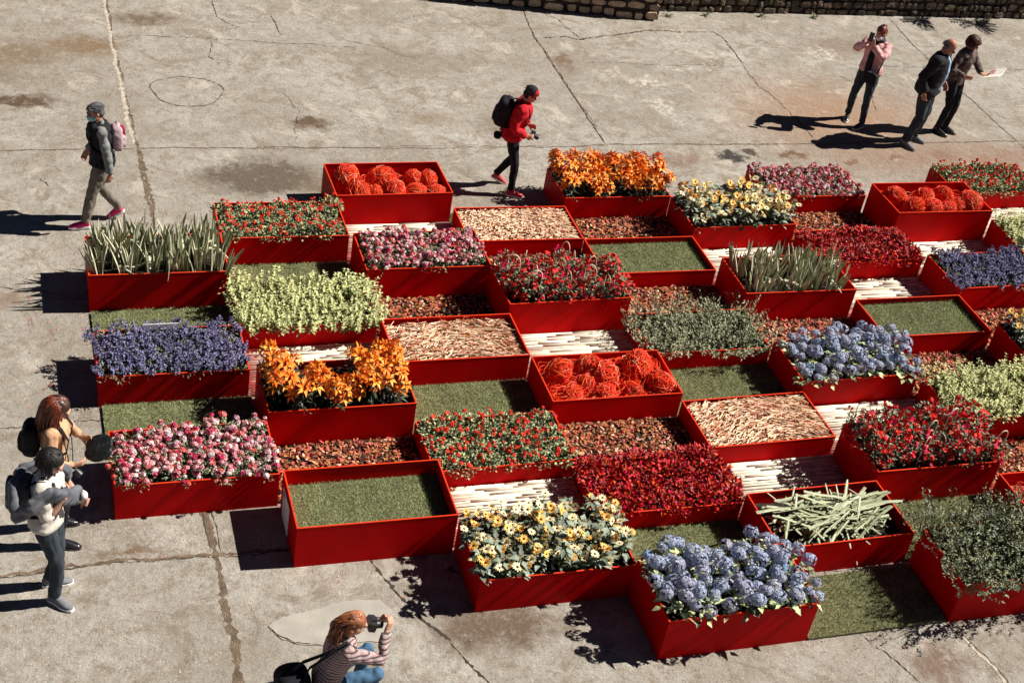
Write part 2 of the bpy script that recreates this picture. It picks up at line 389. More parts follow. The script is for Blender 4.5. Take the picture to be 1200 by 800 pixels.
# free cracks
for pts, w in (([(7.5, 6.45), (8.06, 6.53), (8.25, 6.44), (8.9, 6.6), (9.6, 6.83), (10.26, 6.79), (10.85, 6.81), (10.93, 6.47), (10.92, 6.0), (10.85, 5.6)], .022),
               ([(10.86, 5.6), (10.81, 4.8), (10.93, 3.9), (10.9, 2.9)], .010), ([(8.25, 6.44), (8.1, 7.2), (7.9, 7.5)], .010),
               ([(13.0, 5.6), (14.3, 5.54), (15.5, 5.5), (17.5, 5.5)], .010), ([(8.0, 5.6), (9.5, 5.5), (11, 5.55)], .006),
               ([(2.2, -4.8), (2.31, -5.2), (2.4, -5.43), (2.52, -5.68), (2.68, -5.91), (2.81, -6.16), (2.94, -6.52), (3.0, -7.5)], .016),
               ([(-.95, -.2), (-.66, -.34), (-.48, -.33), (-.22, -.48), (0, -.53)], .009), ([(-1.3, -2.64), (-.7, -2.655), (-.02, -2.65)], .009),
               ([(2.4, 8), (2.37, 7.27), (2.42, 6.96), (2.54, 6.78), (2.70, 6.66)], .012), ([(3.26, 7.2), (3.28, 6.8), (3.29, 6.4)], .010),
               ([(1.0, 6.29), (1.6, 6.28), (2.4, 6.22), (3.3, 6.1), (4.4, 6.0)], .007), ([(-.45, 2.2), (-.38, 2.05), (-.32, 1.95)], .012),
               ([(2.2, 6.2), (2.1, 5.6), (2.25, 5.3)], .007), ([(4.2, 6.3), (4.8, 6.0), (5.2, 5.6)], .006), ([(12.4, 5.3), (12.8, 4.6), (12.5, 3.9)], .006),
               ([(-.6, -2.1), (-.3, -1.9), (-.1, -1.95)], .006), ([(6.0, -6.0), (6.6, -6.5), (6.9, -7.2)], .008), ([(2.9, 3.0), (3.1, 3.9), (3.0, 4.5)], .005)):
    ribbon(mb, pts, w, .008, 1, .020, wv=.85, step=.028)
# ring-shaped patch crack
ring = [(1.65 + .49 * math.cos(t) * (1 + .07 * math.sin(3 * t) + .03 * math.cos(5 * t)), 4.5 + .47 * math.sin(t) * (1 + .05 * math.cos(2 * t))) for t in [i * 2 * PI / 26 for i in range(27)]]
ribbon(mb, ring, .010, .005, 0, .024, wv=1.1); ribbon(mb, ring, .004, .006, 1, .028, wv=1.3)
tag(mb.build('ground_joints', mats), None, None, kind='structure')
# smooth mortar patch near the kneeling photographer
mb = MB()
pp = [(1.18, -5.586), (1.304, -5.513), (1.476, -5.478), (1.616, -5.458), (1.819, -5.405), (2.014, -5.403), (2.206, -5.421), (2.288, -5.58), (2.259, -5.772), (2.117, -5.921), (1.911, -5.889), (1.612, -5.881), (1.361, -5.832), (1.234, -5.713)]
fine = []
for i in range(len(pp)):
    a = Vector(pp[i]); b = Vector(pp[(i + 1) % len(pp)])
    for k in range(5): fine.append(a.lerp(b, k / 5) + Vector((rg.gauss(0, .007), rg.gauss(0, .007))))
mb.add([(1.75, -5.66, .0075)] + [(p.x, p.y, .0065) for p in fine], [(0, i + 1, (i + 1) % len(fine) + 1) for i in range(len(fine))])
M['mortar'] = mat('smooth_mortar', (.335, .31, .27), .85, noise=(5, .14), bump=(90, .5, .006))
tag(mb.build('ground_patch', [M['mortar']]), None, None, kind='structure')
mb = MB(); RZ[0] = 70; ribbon(mb, [pp[0], pp[13], pp[12], pp[11]], .012, .004, 0, .012)
tag(mb.build('ground_patch_edge', [M['crack']]), None, None, kind='structure')

# ------------------------------------------------------------------ stone walls at the back
M['stoneA'] = mat('rough_stone', (.36, .28, .19), .9, .35, .02, noise=(9, .3), bump=(25, 1, .03))
M['stoneB'] = mat('dark_stone', (.11, .085, .06), .95, .5, .03, noise=(9, .4), bump=(25, 1, .03))  # stone colour darkened to stand in for shade on the far wall
M['mort'] = mat('wall_joint', (.045, .036, .028), .98)
def stone_wall(name, a, b, h, th, label, mi, sw, sh, seed, end=False):
    rg = random.Random(seed)
    a = Vector((*a, 0)); b = Vector((*b, 0)); d = (b - a); Ln = d.length; d.normalize(); n = Vector((d.y, -d.x, 0))
    root = empty(name, a); tag(root, label, 'wall')
    mb = MB()
    T = Matrix(((d.x, -n.x, 0, 0), (d.y, -n.y, 0, 0), (0, 0, 1, 0), (0, 0, 0, 1)))
    box(mb, 0, Ln, .03, th, 0, h, 0, T)
    mb.build('core', [M['mort']], root)
    mb = MB()
    def stone(x, z, w, hh, out=0.0, face=0):
        z += rg.uniform(-.015, .015); hh *= rg.uniform(.8, 1.1); w *= rg.uniform(.85, 1.0)
        # irregular bevelled block standing proud of the core
        def P(u, v, y):
            return T @ (Vector((x + u, y, z + v)) if face == 0 else Vector((Ln - .03 - y, x + u, z + v)))
        k = 8; rim = []; top = []
        dp = rg.uniform(.0, .045)
        for i in range(k):
            t = 2 * PI * i / k + .39
            cu = max(-1, min(1, 1.6 * math.cos(t))); cv = max(-1, min(1, 1.6 * math.sin(t)))
            ju, jv = rg.uniform(.84, 1.02), rg.uniform(.78, 1.02)
            rim.append(P(w / 2 + cu * ju * w * .48, hh / 2 + cv * jv * hh * .46, .06))
            top.append(P(w / 2 + cu * ju * w * .45, hh / 2 + cv * jv * hh * .42, -dp + rg.uniform(-.01, .01)))
        c = P(w / 2, hh / 2, -dp - .006)
        mb.add(rim + top + [c], [(i, (i + 1) % k, k + (i + 1) % k, k + i) for i in range(k)] + [(k + i, k + (i + 1) % k, 2 * k) for i in range(k)], 0)
    z = 0
    while z < h - .05:
        hh = rg.uniform(*sh); hh = min(hh, h - z); x = 0
        while x < Ln - .02:
            w = min(rg.uniform(*sw), Ln - x); stone(x, z, w, hh); x += w
        if end:
            x = .0
            while x < th - .02:
                w = min(rg.uniform(*sw), th - x); stone(x, z, w, hh, face=1); x += w
        z += hh
    mb.build('stones', [mi], root)
    return root
stone_wall('stone_wall', (5.2, 8.10), (9.97, 7.24), 1.15, .6, 'block-built tan stone wall at the top edge, ending in a corner', M['stoneA'], (.16, .42), (.12, .2), 5, end=True)
w2 = stone_wall('stone_wall', (9.7, 7.66), (30, 7.80), 1.0, .5, 'long dark rubble stone wall behind the standing visitors at upper right', M['stoneB'], (.08, .30), (.06, .20), 9)
stone_wall('stone_wall', (-14, 9.6), (5.4, 9.0), 1.0, .5, 'stone wall beyond the top edge of the yard on the left', M['stoneB'], (.10, .3), (.08, .17), 10)

def wall_plant(x, y, z, s, seed, n=46):
    rg = random.Random(seed); mb = MB()
    for i in range(n // 6 + 3):
        t = rg.uniform(0, 6.28); d = Vector((math.cos(t), math.sin(t) - .5, rg.uniform(.1, .9))).normalized(); L = s * rg.uniform(.5, 1)
        p = Vector((0, 0, 0)); pts = [p.copy()]
        for k in range(5):
            p = p + d * (L / 5); d = (d + Vector((0, 0, -.14))).normalized(); pts.append(p.copy())
            for e in range(3):
                for sg in (1, -1):
                    s2 = d.cross(Vector((0, 0, 1))) * sg
                    leaf(mb, p - d * (e * L / 15), s2 + d * .6 + rv(.2, rg), Vector((0, 0, 1)), s * .22, s * .05, .2, 1)
        tube(mb, pts, [.006 * (1 - .12 * i) for i in range(6)], 4, 0)
    o = mb.build('fern', [M['stem'], M['olive_leaf']]); o.location = (x, y, z)
    return o
tag(wall_plant(16.55, 7.5, .98, .55, 1), 'fern hanging over the dark wall, right of the brochure reader', 'fern', 'ferns on the wall')
tag(wall_plant(17.6, 7.4, .98, .6, 2), 'fern at the far right end of the dark wall', 'fern', 'ferns on the wall')
mb = MB(); rg = random.Random(77)   # low weeds at the wall foot
def weed(x, y, s, seed, label):
    rg = random.Random(seed); mb = MB()
    for i in range(26):
        d = Vector((rg.gauss(0, 1), rg.gauss(0, 1), rg.uniform(.5, 1.6)))
        leaf(mb, Vector((rg.gauss(0, s * .2), rg.gauss(0, s * .12), 0)), d, Vector((0, 0, 1)), s * rg.uniform(.5, 1), s * .16, .3, 0)
    o = mb.build('weed', [M['olive_leaf']]); o.location = (x, y, 0); tag(o, label, 'weed', 'weeds at the foot of the wall')
for i, (x, y) in enumerate(((10.25, 7.45), (11.0, 7.5), (12.1, 7.5), (13.2, 7.52), (16.9, 7.5))):
    weed(x, y, .13, i, 'small green weed at the foot of the dark stone wall, %s' % ('leftmost', 'second from left', 'third from left', 'fourth from left', 'rightmost')[i])

# ------------------------------------------------------------------ planter grid
LX, WY, PX, PY = 1.5, .787, 1.5085, .8189
H = dict(A1=.49, A2=.38, A3=.405, B1=.40, B2=.285, B3=.47, B4=.484, C1=.45, C2=.45, C3=.36, C4=.25, C5=.40, D1=.26, D2=.46, D3=.357, D4=.255, D5=.49,
         E1=.35, E2=.258, E3=.262, E4=.267, E5=.39, F1=.36, F2=.456, F3=.375, F4=.485, F5=.505, G1=.30, G2=.29, G3=.32, G4=.36, G5=.33, H1=.51, H2=.388, H3=.45, I1=.30, I2=.38, J1=.40)
POS = dict(A1=(0, 0), A2=(0, 2), A3=(0, 4), B1=(1, -1), B2=(1, 1), B3=(1, 3), B4=(1, 5), C1=(2, -2), C2=(2, 0), C3=(2, 2), C4=(2, 4), C5=(2, 6),
           D1=(3, -1), D2=(3, 1), D3=(3, 3), D4=(3, 5), D5=(3, 7), E1=(4, -2), E2=(4, 0), E3=(4, 2), E4=(4, 4), E5=(4, 6),
           F1=(5, -1), F2=(5, 1), F3=(5, 3), F4=(5, 5), F5=(5, 7), G1=(6, -2), G2=(6, 0), G3=(6, 2), G4=(6, 4), G5=(6, 6), H1=(7, -1), H2=(7, 1), H3=(7, 3), I1=(8, -2), I2=(8, 0))
OFF = dict(A1=(-.013, .015), A2=(-.03, .002), A3=(.003, -.02), B1=(.003, 0), B3=(.017, -.007), B4=(.005, -.035), C2=(.025, -.005), C3=(.009, 0), C4=(.02, -.006), C5=(.009, -.004),
           D5=(-.012, .012), E1=(.009, -.003), E2=(-.01, .006), E3=(-.016, .01), F2=(-.01, .006), F3=(-.017, .012), F4=(-.009, .005), F5=(.015, 0), I1=(.015, -.012))
WHERE = dict(
 A1='the box just in front of the masked walker', A2='the left-edge box between two turf strips', A3='the box beside the two standing women',
 B1='the box left of the rear wicker-ball box', B2='the box behind the front orange lilies', B3='the box behind the open turf-filled box', B4='the open box nearest the crouching photographer',
 C1='the box left of the red-jacketed walker', C2='the box right in front of the rear wicker balls', C3='the box right of the pale lime leaves', C4='the box right behind the front sunflowers', C5='the front-row box left of the hydrangeas',
 D1='the box at the feet of the red-jacketed walker', D2='the box behind the central wicker balls', D3='the box in the middle of the grid', D4='the box right behind the front hydrangeas', D5='the frontmost box',
 E1='the back-row box right of the red-jacketed walker', E2='the small box right of the rear hooped flowers', E3='the box left of the rear hydrangeas', E4='the box left of the front hooped flowers', E5='the box right of the front hydrangeas',
 F1='the box right of the rear orange lilies', F2='the box in front of the rear sunflowers', F3='the box right of the olive foliage', F4='the box behind the big dark shrubs', F5='the box at the lower right corner',
 G1='the back-row box below the phone photographer', G2='the box left of the right-hand lavender box', G3='the box behind the rear hydrangeas', G4='the right-edge box behind the front hooped flowers', G5='the cut-off box right of the front hooped flowers',
 H1='the box below the bald man', H2='the box below the right-hand wicker balls', H3='the right-edge box right of the small turf box', I1='the top right corner box', I2='the right-edge box below the corner box')
FILL = dict(A1='upright striped leaves', A2='lavender-blue flowers', A3='pink and white flowers', B1='small red flowers', B2='pale lime foliage', B3='orange lilies', B4='turf', C1='red wicker balls',
 C2='pink and white flowers', C3='pale twigs', C4='small red flowers', C5='yellow sunflowers', D1='pale wood chips', D2='hooped red flowers', D3='red wicker balls', D4='deep red leaves', D5='blue hydrangeas',
 E1='orange lilies', E2='turf', E3='olive foliage', E4='cut wood sticks', E5='cut striped leaves', F1='yellow sunflowers', F2='upright striped leaves', F3='blue hydrangeas', F4='hooped red flowers', F5='dark shrubs',
 G1='pink flowers', G2='deep red leaves', G3='turf', G4='pale lime foliage', G5='red wicker balls', H1='red wicker balls', H2='lavender-blue flowers', H3='yellow sunflowers', I1='small red flowers', I2='pale lime foliage')
DEPTH = dict(B4=.20, E2=.10, G3=.10, C3=.10, D1=.07, E4=.06, C1=.215, D3=.20, H1=.20, G5=.2, E5=.14, A1=.12, F2=.12)
BOX = {}
for k, (c, r) in POS.items():
    h = H[k]; ox, oy = OFF.get(k, (0, 0))
    x0, y1 = c * PX + ox, -r * PY + oy
    root = empty('planter_box', (x0, y1 - WY, 0), math.radians(R_.uniform(.5, 1.1) if k in ('C1', 'B2', 'D2', 'C4', 'F1', 'G2', 'F3', 'E4', 'E5', 'I1', 'H2') else R_.uniform(-.7, -.1)))
    fl = FILL[k]
    tag(root, ('red planter of ' + fl + (' ' + WHERE[k][8:] if WHERE[k].startswith('the box ') else ', ' + WHERE[k])), 'planter box', 'red planter boxes of the display')
    mb = MB(); t = .006
    box(mb, 0, LX, 0, t, 0, h - .004); box(mb, 0, LX, WY - t, WY, 0, h - .004)
    box(mb, 0, t, t, WY - t, 0, h - .004); box(mb, LX - t, LX, t, WY - t, 0, h - .004)
    mb.build('panels', [M['red']], root)
    mb = MB(); w = .011                                 # folded lip along the top edge
    for (a0, a1, b0, b1) in ((-.002, LX + .002, -.002, w), (-.002, LX + .002, WY - w, WY + .002), (-.002, w, w, WY - w), (LX - w, LX + .002, w, WY - w)):
        box(mb, a0, a1, b0, b1, h - .004, h + .002)
    mb.build('rim', [M['rim']], root)
    dz = DEPTH.get(k, .08); zf = h - dz
    mb = MB(); nx, ny = 30, 16; rg = random.Random(hash(k) % 97 if 0 else c * 31 + r * 7 + 100)
    vs = [(t + (LX - 2 * t) * i / nx, t + (WY - 2 * t) * j / ny, zf - .015 + rg.uniform(-.012, .012)) for j in range(ny + 1) for i in range(nx + 1)]
    mb.add(vs, [(j * (nx + 1) + i, j * (nx + 1) + i + 1, (j + 1) * (nx + 1) + i + 1, (j + 1) * (nx + 1) + i) for j in range(ny) for i in range(nx)])
    mb.build('soil', [M['soil'] if fl not in ('red wicker balls',) else M['wirebed'] if 'wirebed' in M else M['soil']], root)
    BOX[k] = (x0, y1 - WY, h, zf, root)
# information plates
mb = MB(); root = BOX['B4'][4]
box(mb, -.010, -.004, .36, .66, .05, .40); pl = mb.build('information_plate', [M['paper']], root)
mb = MB()
cv = bpy.data.curves.new('lettering', 'FONT'); cv.body = 'Ei.'; cv.size = .07; cv.extrude = .001
to = bpy.data.objects.new('lettering', cv); COL.objects.link(to)
dg = bpy.context.evaluated_depsgraph_get(); me = bpy.data.meshes.new_from_object(to.evaluated_get(dg)); bpy.data.objects.remove(to)
me.transform(Matrix.Translation((-.0125, .62, .33)) @ Matrix(((0, 0, -1, 0), (-1, 0, 0, 0), (0, 1, 0, 0), (0, 0, 0, 1))))
me.materials.clear(); me.materials.append(M['ink']); link('lettering', me, pl)
mb = MB(); box(mb, .50, .86, WY - .03, WY - .022, H['A2'] - .02, H['A2'] + .075); mb.build('information_plate', [M['paper']], BOX['A2'][4])

# ------------------------------------------------------------------ fillings that nobody could count
def turf_mesh(seed, w=PX - .008, d=PY - .008, n=17000):
    rg = random.Random(seed); mb = MB()
    mb.add([(0, 0, 0), (w, 0, 0), (w, d, 0), (0, d, 0), (0, 0, .018), (w, 0, .018), (w, d, .018), (0, d, .018)], [(4, 5, 6, 7), (0, 1, 5, 4), (1, 2, 6, 5), (2, 3, 7, 6), (3, 0, 4, 7)], 0)
    for i in range(n):
        x, y = rg.uniform(.002, w - .002), rg.uniform(.002, d - .002); t = rg.uniform(0, 6.28); L = rg.uniform(.014, .034)
        dx, dy = math.cos(t), math.sin(t); k = rg.uniform(.2, .9) * L; hw = .0022
        mb.add([(x - dy * hw, y + dx * hw, .016), (x + dy * hw, y - dx * hw, .016), (x + dx * k + rg.gauss(0, .002), y + dy * k, .016 + L)], [(0, 1, 2)], 1)
    me = bpy.data.meshes.new('turf_mat'); me.from_pydata(mb.v, [], mb.f); me.materials.append(M['turf_base']); me.materials.append(M['turf_blade'])
    me.polygons.foreach_set('material_index', mb.m); me.update(); return me
TURF = [turf_mesh(1), turf_mesh(2)]
def bark_mesh(seed, w=PX - .008, d=PY - .008, n=1500):
    rg = random.Random(seed); mb = MB()
    mb.add([(0, 0, .02), (w, 0, .02), (w, d, .02), (0, d, .02), (0, 0, 0), (w, 0, 0), (w, d, 0), (0, d, 0)], [(0, 1, 2, 3), (4, 5, 1, 0), (5, 6, 2, 1), (6, 7, 3, 2), (7, 4, 0, 3)], 0)
    for i in range(n):
        L, W_, T_ = rg.uniform(.028, .080), rg.uniform(.018, .040), rg.uniform(.004, .012)
        c = Vector((rg.uniform(.02, w - .02), rg.uniform(.02, d - .02), .022 + rg.random() * .03))
        R = Euler((rg.gauss(0, .35), rg.gauss(0, .35), rg.uniform(0, 6.28))).to_matrix()
        vs = [c + R @ Vector((a * L / 2 * rg.uniform(.6, 1), b * W_ / 2 * rg.uniform(.5, 1), e * T_ / 2)) for e in (-1, 1) for (a, b) in ((-1, -.6), (0, -1), (1, -.4), (.8, .8), (-.7, 1))]
        mb.add(vs, [(9, 8, 7, 6, 5)[::-1], (0, 1, 6, 5), (1, 2, 7, 6), (2, 3, 8, 7), (3, 4, 9, 8), (4, 0, 5, 9)], 1 if rg.random() < .88 else 2)
    me = bpy.data.meshes.new('bark_mulch'); me.from_pydata(mb.v, [], mb.f)
    for m in ('soil', 'bark', 'bark2'): me.materials.append(M[m])
    me.polygons.foreach_set('material_index', mb.m); me.update(); return me
BARK = [bark_mesh(3), bark_mesh(4)]
def pole_mesh(seed, w=PX, d=PY):
    rg = random.Random(seed); mb = MB(); y = .016
    while y < d - .01:
        r = rg.uniform(.009, .015); x = rg.uniform(-.02, .01)
        while x < w - .03:
            L = min(rg.uniform(.35, 1.1), w - x)
            a = Vector((x, y + rg.gauss(0, .003), r)); b = Vector((x + L - .008, y + rg.gauss(0, .003), r + rg.uniform(0, .004)))
            md = a.lerp(b, .5) + Vector((0, rg.gauss(0, .004), 0))
            tube(mb, [a, md, b], [r * rg.uniform(.85, 1), r, r * rg.uniform(.8, 1)], 7, 0, Vector((0, 1, 0)))
            x += L
        y += 2 * r + rg.uniform(.001, .007)
    me = bpy.data.meshes.new('pole_mat'); me.from_pydata(mb.v, [], mb.f); me.materials.append(M['pole'])
    me.polygons.foreach_set('use_smooth', [True] * len(mb.f)); me.update(); return me
POLE = [pole_mesh(5), pole_mesh(6)]
rg = random.Random(21)
LOW = [  # col,row,type, where
 (0, 1, 't', 'between the leftmost striped leaves and the lavender flowers'), (0, 3, 't', 'between the lavender flowers and the left pink flowers'),
 (1, 0, 't', 'behind the left pale lime foliage'), (1, 2, 'w', 'behind the front orange lilies'), (1, 4, 'b', 'behind the open turf-filled box at the front'),
 (2, -1, 'w', 'between the rear wicker balls and the rear pink flowers'), (2, 1, 'b', 'behind the box of pale twigs'), (2, 3, 't', 'right of the front orange lilies'), (2, 5, 'w', 'behind the front sunflowers'),
 (3, -2, 't', 'at the feet of the red-jacketed walker'), (3, 0, 'b', 'behind the rear hooped red flowers'), (3, 2, 'w', 'behind the central wicker balls'), (3, 4, 'b', 'in front of the central wicker balls'), (3, 6, 't', 'behind the front hydrangeas'),
 (4, -1, 'b', 'in front of the rear orange lilies'), (4, 1, 'b', 'behind the olive foliage'), (4, 3, 't', 'in front of the olive foliage'), (4, 5, 'w', 'behind the heap of cut striped leaves'), (4, 7, 't', 'right of the frontmost hydrangeas'),
 (5, 0, 'w', 'in front of the rear sunflowers'), (5, 2, 'b', 'behind the rear hydrangeas'), (5, 4, 'w', 'in front of the rear hydrangeas'), (5, 6, 't', 'behind the big dark shrubs'),
 (6, -1, 'b', 'behind the rear deep red leaves'), (6, 1, 'w', 'in front of the rear deep red leaves'), (6, 3, 'b', 'in front of the small right-hand turf box'), (6, 5, 'b', 'right of the front hooped flowers'),
 (7, 0, 'w', 'in front of the right-hand wicker balls'), (7, 2, 'b', 'below the right-hand lavender flowers'), (7, 4, 'b', 'at the right edge beside the lime foliage'), (8, -1, 'w', 'in front of the top right corner box'), (8, 1, 'b', 'at the right edge behind the lavender flowers')]
cnt = dict(t=0, b=0, w=0)
for c, r, ty, wh in LOW:
    me = dict(t=TURF, b=BARK, w=POLE)[ty][cnt[ty] % 2]; cnt[ty] += 1
    x, y = c * PX, -r * PY - WY
    o = link(dict(t='turf_mat', b='bark_mulch', w='pole_mat')[ty], me)
    o.location = (x + .004, y + .004, .010)
    if (c, r) == (3, -2): o.scale = (1, .24, 1)
    if r == 7 and ty == 't': o.scale = (1, .92, 1)
    if ty == 'b': tag(o, 'red-brown bark mulch ' + wh, 'mulch', kind='stuff')
    elif ty == 't': tag(o, 'green turf mat on the ground ' + wh, 'turf mat', 'turf mats of the display')
    else: tag(o, 'pale wooden pole mat ' + wh, 'pole mat', 'pole mats between the boxes')
for k in ('B4', 'E2', 'G3'):
    x, y, h, zf, root = BOX[k]; o = link('turf_mat', TURF[0 if k != 'E2' else 1]); o.location = (x + .01, y + .01, zf)
    o.scale = ((LX - .02) / PX, (WY - .02) / PY, 1); tag(o, 'turf inside ' + WHERE[k], 'turf mat', 'turf inside the boxes')

def sticks(k, n, Lr, rr, spread, label, curved=False, seed=0, tan=.75, name='cut_sticks'):
    rg = random.Random(seed); mb = MB(); x, y, h, zf, root = BOX[k]
    for i in range(n):
        L = rg.uniform(*Lr); r = rg.uniform(*rr); 
        px, py = rg.uniform(.03, LX - .03), rg.uniform(.03, WY - .03)
        hill = .05 * math.sin(PI * px / LX) * math.sin(PI * py / WY)
        flow = .5 * math.sin(px * 3 + py * 2)
        a = flow + rg.gauss(0, spread); d = Vector((math.cos(a), math.sin(a), rg.gauss(0, .12)))
        c = Vector((px, py, .01 + hill + rg.random() * .045))
        p0, p1 = c - d * L / 2, c + d * L / 2
        for p in (p0, p1): p.x = min(max(p.x, .015), LX - .015); p.y = min(max(p.y, .015), WY - .015)
        mid = (p0 + p1) / 2 + Vector((rg.gauss(0, .1 * L), rg.gauss(0, .1 * L), .04 * L if curved else 0)) * (1 if curved else .2)
        tube(mb, [p0, mid, p1], [r, r * .95, r * .8], 5, 0 if rg.random() < tan else 1, Vector((0, 0, 1)))
    o = mb.build(name, [M['stick'], M['stick2']]); o.location = (x, y, zf)
    tag(o, label, 'cut wood', kind='stuff')
sticks('D1', 3400, (.02, .07), (.005, .0095), .5, 'pale wood chips heaped in ' + WHERE['D1'], seed=1, tan=.80, name='wood_chips')
sticks('E4', 2600, (.03, .14), (.004, .0085), .28, 'pale cut wood sticks heaped in ' + WHERE['E4'], seed=2, tan=.66)
sticks('C3', 2000, (.03, .16), (.0035, .0075), .35, 'pale cut twigs heaped in ' + WHERE['C3'], seed=3, tan=.62)
rgt = random.Random(5)
mb = MB(); x, y, h, zf, root = BOX['C3']
for i in range(46):                                    # long bent twigs over the heap
    a = rgt.gauss(.35, .5); p = Vector((rgt.uniform(.2, 1.1), rgt.uniform(.1, .6), .07)); pts = [p.copy()]; L = rgt.uniform(.3, .6)
    for s in range(6):
        a += rgt.gauss(0, .25); p = p + Vector((math.cos(a), math.sin(a), rgt.uniform(-.15, .2))) * L / 6
        p.x = min(max(p.x, .02), LX - .02); p.y = min(max(p.y, .02), WY - .02); pts.append(p.copy())
    tube(mb, pts, [.005, .005, .0045, .004, .0035, .003, .002], 4, rgt.choice((0, 0, 1)))
o = mb.build('long_twigs', [M['stick'], M['stick2']]); o.location = (x, y, zf); tag(o, 'long bent twigs on top of the heap in ' + WHERE['C3'], 'twigs', kind='stuff')

# ------------------------------------------------------------------ wicker balls
ORD = ['leftmost', 'second from left', 'third from left', 'fourth from left', 'fifth from left', 'sixth from left', 'seventh from left', 'eighth from left', 'ninth from left']
ROWN = {4: ['front row', 'second row', 'third row', 'back row'], 3: ['front row', 'middle row', 'back row']}
def ball(seed, R=.16, n=95):
    rg = random.Random(seed); mb = MB()
    for i in range(n):
        ax = rv(1, rg); a = ax.orthogonal().normalized(); b = ax.cross(a); rr = R * rg.uniform(.80, 1.0) if rg.random() < .8 else R * rg.uniform(.45, .8)
        off = ax * rr * rg.uniform(-.5, .5); rc = math.sqrt(max(.05, 1 - (off.length / rr) ** 2)) * rr
        ph = rg.uniform(0, 6); k = 18; vs = []
        wob = rg.uniform(.02, .14)
        pts = [off + ax * (R * .10 * math.sin(2 * t + ph * 3)) + (a * math.cos(t) + b * math.sin(t)) * rc * (1 + wob * math.sin(3 * t + ph)) for t in [j * 2 * PI / k for j in range(k)]]
        w = rg.uniform(.0022, .0036) if n > 100 else rg.uniform(.003, .0045); seg = 4
        for j in range(k):
            t = (pts[(j + 1) % k] - pts[j - 1]).normalized(); s = ax; f = t.cross(s)
            for q in range(seg): vs.append(pts[j] + (s * math.cos(q * PI / 2) + f * math.sin(q * PI / 2)) * w)
        mb.add(vs, [(j * 4 + q, j * 4 + (q + 1) % 4, ((j + 1) % k) * 4 + (q + 1) % 4, ((j + 1) % k) * 4 + q) for j in range(k) for q in range(4)], 0 if rg.random() < .93 else 1)
    me = bpy.data.meshes.new('wicker_ball'); me.from_pydata(mb.v, [], mb.f); me.materials.append(M['wire']); me.materials.append(M['wire_pale'])
    me.polygons.foreach_set('material_index', mb.m); me.update(); return me
BALLS = [ball(i, n=nn) for i, nn in enumerate((230, 210, 75, 230))]
def place_balls(k, lst, label, group):
    x, y, h, zf, root = BOX[k]
    for i, (u, v, R, var, lift) in enumerate(lst):
        o = link('wicker_ball', BALLS[var]); s = R / .16; o.scale = (s * R_.uniform(.95, 1.12), s * R_.uniform(.95, 1.12), s * R_.uniform(.8, .95))
        m_ = R * 1.14 + .012; o.location = (x + min(max(u * LX, m_), LX - m_), y + min(max(v * WY, m_), WY - m_), zf + R * .9 + lift); o.rotation_euler = (R_.uniform(0, 6), R_.uniform(0, 6), R_.uniform(0, 6))
        od = sorted(range(len(lst)), key=lambda q: lst[q][0]).index(i); tag(o, label[i] if isinstance(label, list) else label.replace('ball in', 'ball,' + (' rightmost' if od == len(lst) - 1 else ' ' + ORD[od]) + ' in'), 'wicker ball', group)
def tangle(k, n, label, seed):
    rg = random.Random(seed); mb = MB(); x, y, h, zf, root = BOX[k]
    for i in range(n):
        R = rg.uniform(.05, .15); q = R * 1.15 + .012; c = Vector((rg.uniform(q, LX - q), rg.uniform(q, WY - q), .01 + rg.random() * (.15 if k == 'D3' else .08)))
        nrm = Vector((rg.gauss(0, .35), rg.gauss(0, .35), 1)).normalized(); a = nrm.orthogonal().normalized(); b = nrm.cross(a); pts = []
        for j in range(13):
            t = j * 2 * PI / 12; pts.append(c + (a * math.cos(t) + b * math.sin(t)) * R * rg.uniform(.85, 1.1))
        tube(mb, pts, [.0038] * 13, 4, 0 if rg.random() < .95 else 1)
    o = mb.build('wicker_tangle', [M['wire'], M['wire_pale']]); o.location = (x, y, zf); tag(o, label, 'wicker', kind='stuff')
for i, k in enumerate(('C1', 'D3', 'H1', 'G5')):
    tangle(k, (420, 900, 420, 420)[i], 'loose red wicker strands under the balls in ' + WHERE[k], 40 + i)
g = 'red wicker balls in '
place_balls('C1', [(.14, .60, .185, 0, -.01), (.21, .26, .17, 1, -.02), (.45, .60, .18, 0, -.01), (.52, .26, .165, 3, -.02), (.36, .24, .12, 1, 0), (.72, .30, .125, 1, 0), (.86, .62, .13, 3, .01), (.74, .68, .13, 0, 0), (.90, .22, .12, 0, 0)],
            'red wicker ball in ' + WHERE['C1'], g + 'the rear box')
place_balls('D3', [(.15, .62, .15, 2, .08), (.40, .68, .15, 1, .06), (.46, .50, .18, 0, .02), (.76, .60, .20, 1, .02), (.89, .26, .15, 2, .05), (.20, .25, .14, 1, -.05), (.44, .22, .15, 0, -.05), (.66, .24, .14, 3, -.05), (.33, .38, .12, 2, .05), (.30, .80, .12, 0, 0)],
            ['open-weave red wicker ball at the left end of the middle box', 'red wicker ball second from left at the back of the middle box', 'big dense red wicker ball in the centre of the middle box', 'largest red wicker ball, rising highest from the middle box', 'open-weave red wicker ball at the right end of the middle box',
             'red wicker ball at the front left corner of the middle box', 'red wicker ball at the front rim of the middle box', 'red wicker ball below the largest one in the middle box', 'small open red wicker ball left of centre in middle box', 'small red wicker ball at the back wall of the middle box'], g + 'the middle box')
place_balls('H1', [(.14, .62, .17, 0, 0), (.24, .28, .165, 1, -.02), (.44, .58, .16, 0, -.01), (.42, .24, .155, 3, -.02), (.60, .24, .13, 1, 0), (.70, .70, .14, 3, 0), (.86, .34, .17, 1, 0), (.74, .35, .13, 0, 0)],
            'red wicker ball in ' + WHERE['H1'], g + 'the upper right box')
